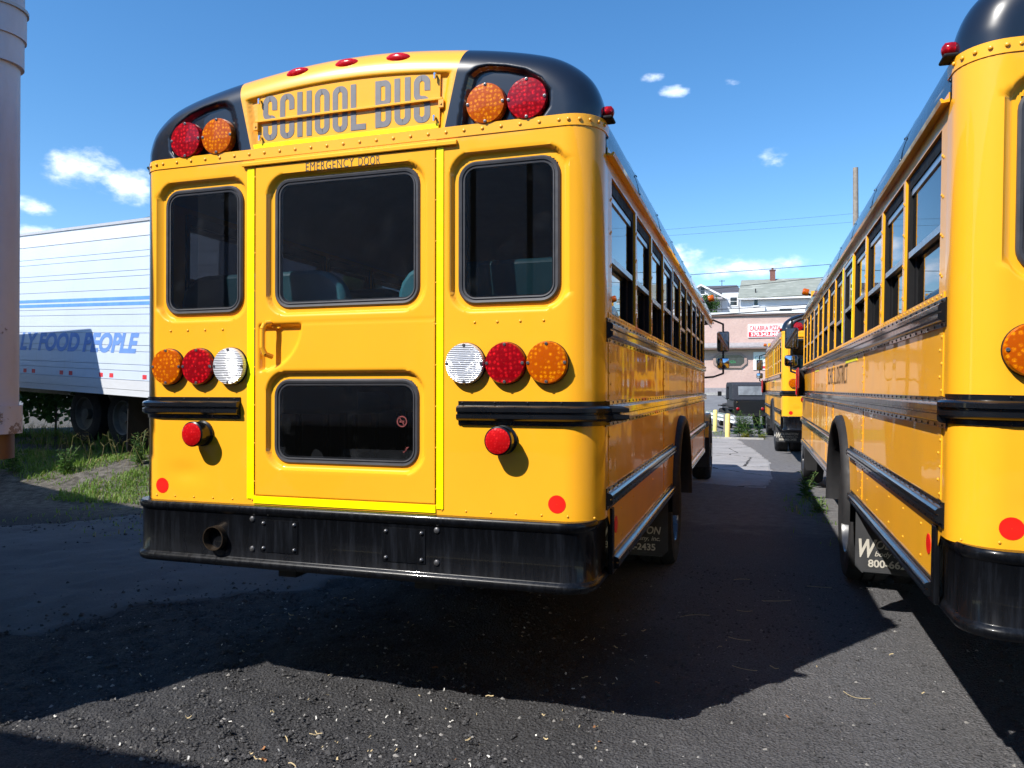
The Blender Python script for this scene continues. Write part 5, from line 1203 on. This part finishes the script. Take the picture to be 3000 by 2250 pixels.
def gblade(mb, x, y, z, h, w, mi=0, lean=.5):
    a = random.random() * 6.28; l = h * lean * random.uniform(.3, 1.2); ca, sa = math.cos(a), math.sin(a); px, py = -sa * w, ca * w
    q = [(x - px, y - py, z), (x + px, y + py, z)]
    for t, k in ((.4, .8), (.75, .5)):
        ox, oy = ca * l * t * t, sa * l * t * t; q += [(x + ox - px * k, y + oy - py * k, z + h * t), (x + ox + px * k, y + oy + py * k, z + h * t)]
    q.append((x + ca * l, y + sa * l, z + h * (.96 - .25 * lean)))
    mb.add(q, [(0, 1, 3, 2), (2, 3, 5, 4), (4, 5, 6)], mi)
def grass_patch(name, n, x0, x1, y0, y1, label, hmax, dens, seed, patch=-.03):
    mb = MB(); r = np.random.default_rng(seed); X = r.uniform(x0, x1, n); Y = r.uniform(y0, y1, n); F = fbm(X, Y, dens, 4, seed) ; Zs = ground_h(X, Y)
    for x, y, f, z in zip(X, Y, F, Zs):
        if f < patch + .10 * random.random(): continue
        h = hmax * (.25 + .75 * random.random() ** 2) * (.6 + 1.2 * max(0, f)); gblade(mb, x, y, z - .01, h, .0045 + .004 * random.random(), 1 if random.random() < .10 else 0, .7)
    mb.build(name, ['grass_green', 'grass_dry'], None, None, kind='stuff', label=label, category='grass')
grass_patch('grass', 26000, -10.5, -4.4, 4.75, 6.9, 'sunlit weedy grass strip between the slab and the white trailer', .17, 1.2, 61, -.04)
grass_patch('shaded_grass', 14000, -15., -5.0, 6.9, 12., 'rank green grass in the shade under and beyond the white trailer', .55, .7, 62)
grass_patch('sparse_grass', 700, -6.5, -3.2, 3.0, 5.0, 'sparse tufts in the gravel and shade before the grass strip', .14, 1.6, 63)
grass_patch('crack_grass', 420, 2.15, 2.75, 4.6, 8.2, 'thin grass growing along the tyre line of the right bus', .16, 2.0, 64)
grass_patch('post_grass', 900, .2, 2.3, 20.9, 25., 'dry grass round the feet of the yellow posts', .25, 1.2, 65)
def weed(x, y, h, label, stems=4, mats=('stem_green', 'weed_green'), leaf=.09, name='tall_weed', spread=.35, n=26):
    z = gh(x, y) - .02; root = empty(name, (x, y, z), label=label, category='weed', group='weeds')
    ms = MB(); ml = MB()
    for s in range(stems):
        a = random.random() * 6.28; hh = h * random.uniform(.65, 1.); l = spread * hh * random.uniform(.2, 1.); bx, by = random.uniform(-.06, .06) * h * 2, random.uniform(-.06, .06) * h * 2
        pts = [Vector((bx + math.cos(a) * l * t * t, by + math.sin(a) * l * t * t, hh * t)) for t in np.linspace(0, 1, 6)]
        ms.tube(pts, .004 + .004 * h, 5)
        for k in range(n):
            t = .12 + .88 * k / n; i = min(4, int(t * 5)); p = pts[i].lerp(pts[i + 1], t * 5 - i); b = random.random() * 6.28; L = leaf * (1.15 - .7 * t) * random.uniform(.7, 1.3); w = L * .16
            d = Vector((math.cos(b), math.sin(b), random.uniform(.1, .8))).normalized(); sd = d.cross(Vector((0, 0, 1))).normalized() * w
            ml.add([p, p + d * L * .5 + sd, p + d * L - Vector((0, 0, L * .25)), p + d * L * .5 - sd], [(0, 1, 2, 3)])
    ms.build('stems', mats[0], root, 60, kind='stuff'); ml.build('leaves', mats[1], root, kind='stuff')
weed(1.42, 22.3, .95, 'leftmost leafy weed clump between the post and the jeep', 6, leaf=.22); weed(1.62, 22.0, .80, 'bushy weed clump in front of the jeep tail', 6, leaf=.2); weed(1.98, 22.1, .90, 'tall slim weed right of the weed clump, before the jeep', 4, leaf=.2)
weed(1.62, 21.2, .22, 'low yellowish weed at the broken kerb', 9, ('stem_green', 'leaf_yellow'), .16, 'low_weed', .9, 12); weed(2.1, 21.3, .16, 'low yellowish ground weed right of the kerb clump', 9, ('stem_green', 'leaf_yellow'), .14, 'low_weed', 1.2, 10)
weed(2.55, 8.3, .42, 'green weed sprouting beside the front tyre of the right bus', 6, leaf=.14, spread=.8, n=18); weed(2.62, 7.0, .22, 'small weed by the rear tyre of the right bus', 5, leaf=.10, spread=1., n=12)
for i, (x, y, h, lb) in enumerate([(-7.2, 6.15, .55, 'bushy green weed in the grass below the lettering end'), (-5.75, 5.9, .50, 'leafy weed at the right end of the grass strip near the bus'), (-8.1, 5.7, .45, 'tall weed in the middle of the grass strip'), (-9.0, 5.6, .5, 'weed by the rusty trailer corner at the left')]):
    weed(x, y, h, lb, 6, leaf=.12, spread=.5, n=24)
# wiry seed heads over the grass
mb = MB()
for k in range(80):
    x = random.uniform(-10, -4.9); y = random.uniform(5.6, 6.6); z = gh(x, y); h = random.uniform(.25, .5); a = random.random() * 6.28; l = random.uniform(.05, .25)
    t = Vector((x + math.cos(a) * l, y + math.sin(a) * l, z + h)); mb.cyl((x, y, z), t, .0022, n=4)
    for q in range(3):
        b = a + random.uniform(-1.2, 1.2); mb.cyl(t, t + Vector((math.cos(b) * .09, math.sin(b) * .09, random.uniform(.0, .08))), .0018, n=4)
mb.build('seed_heads', 'grass_dry', None, None, kind='stuff', label='wiry straw-coloured seed heads over the grass strip', category='grass')

def tree(x, y, h, r, label, n=2600, trunk=.3, zoff=0., leaf=.20):
    z = gh(x, y) + zoff; root = empty('tree', (x, y, z), label=label, category='tree', group='trees beyond the lot')
    mb = MB(); mb.cyl((0, 0, -.3), (.05, 0, h * .55), trunk * .5, trunk * .22, 10)
    for k in range(7):
        a = k * .9 + random.random(); b = h * (.3 + .07 * k); mb.cyl((0, 0, b), (math.cos(a) * r * .7, math.sin(a) * r * .7, b + h * .22), trunk * .15, .02, 6)
    mb.build('trunk', 'bark', root, 50)
    ml = MB(); clumps = [(random.gauss(0, .48) * r, random.gauss(0, .48) * r, h * (.42 + .55 * random.random()), r * random.uniform(.25, .5)) for _ in range(16)]
    for k in range(n):
        cx, cy, cz, cr = random.choice(clumps); v = Vector((random.gauss(0, 1), random.gauss(0, 1), random.gauss(0, .8))).normalized() * cr * random.random() ** .4
        p = Vector((cx, cy, cz)) + v; L = leaf * random.uniform(.7, 1.4); d = Vector((random.gauss(0, 1), random.gauss(0, 1), random.gauss(-.2, .6))).normalized(); s_ = d.orthogonal().normalized() * L * .38
        ml.add([p, p + d * L * .5 + s_, p + d * L, p + d * L * .5 - s_], [(0, 1, 2, 3)])
    ml.build('crown', 'tree_green', root)
tree(-2.1, 68.6, 3.2, 1.2, 'small light green tree before the dark roofed white house', 1500, .12, -.6, .16)
tree(-16, 24, 7.5, 3.2, 'broad dark tree beyond the white trailer', 3200, .3, 0, .26); tree(-24, 30, 8, 3.6, 'farther dark tree left of the broad one beyond the trailer', 3000, .3, 0, .28)
for i, (x, y, h, lb) in enumerate([(-9.0, 10.2, 1.7, 'dark bush seen under the right end of the white trailer'), (-11.2, 10.8, 1.9, 'dark bush seen under the middle of the white trailer'), (-13.4, 11.6, 2.0, 'dark bush under the left part of the white trailer'), (-15.8, 12.2, 2.1, 'dark bush behind the old pinkish trailer corner'), (-7.0, 10.6, 1.8, 'dark bush hidden between the white trailer and the bus')]):
    tree(x, y, h, 1.5, lb, 2600, .08, -.25, .15)
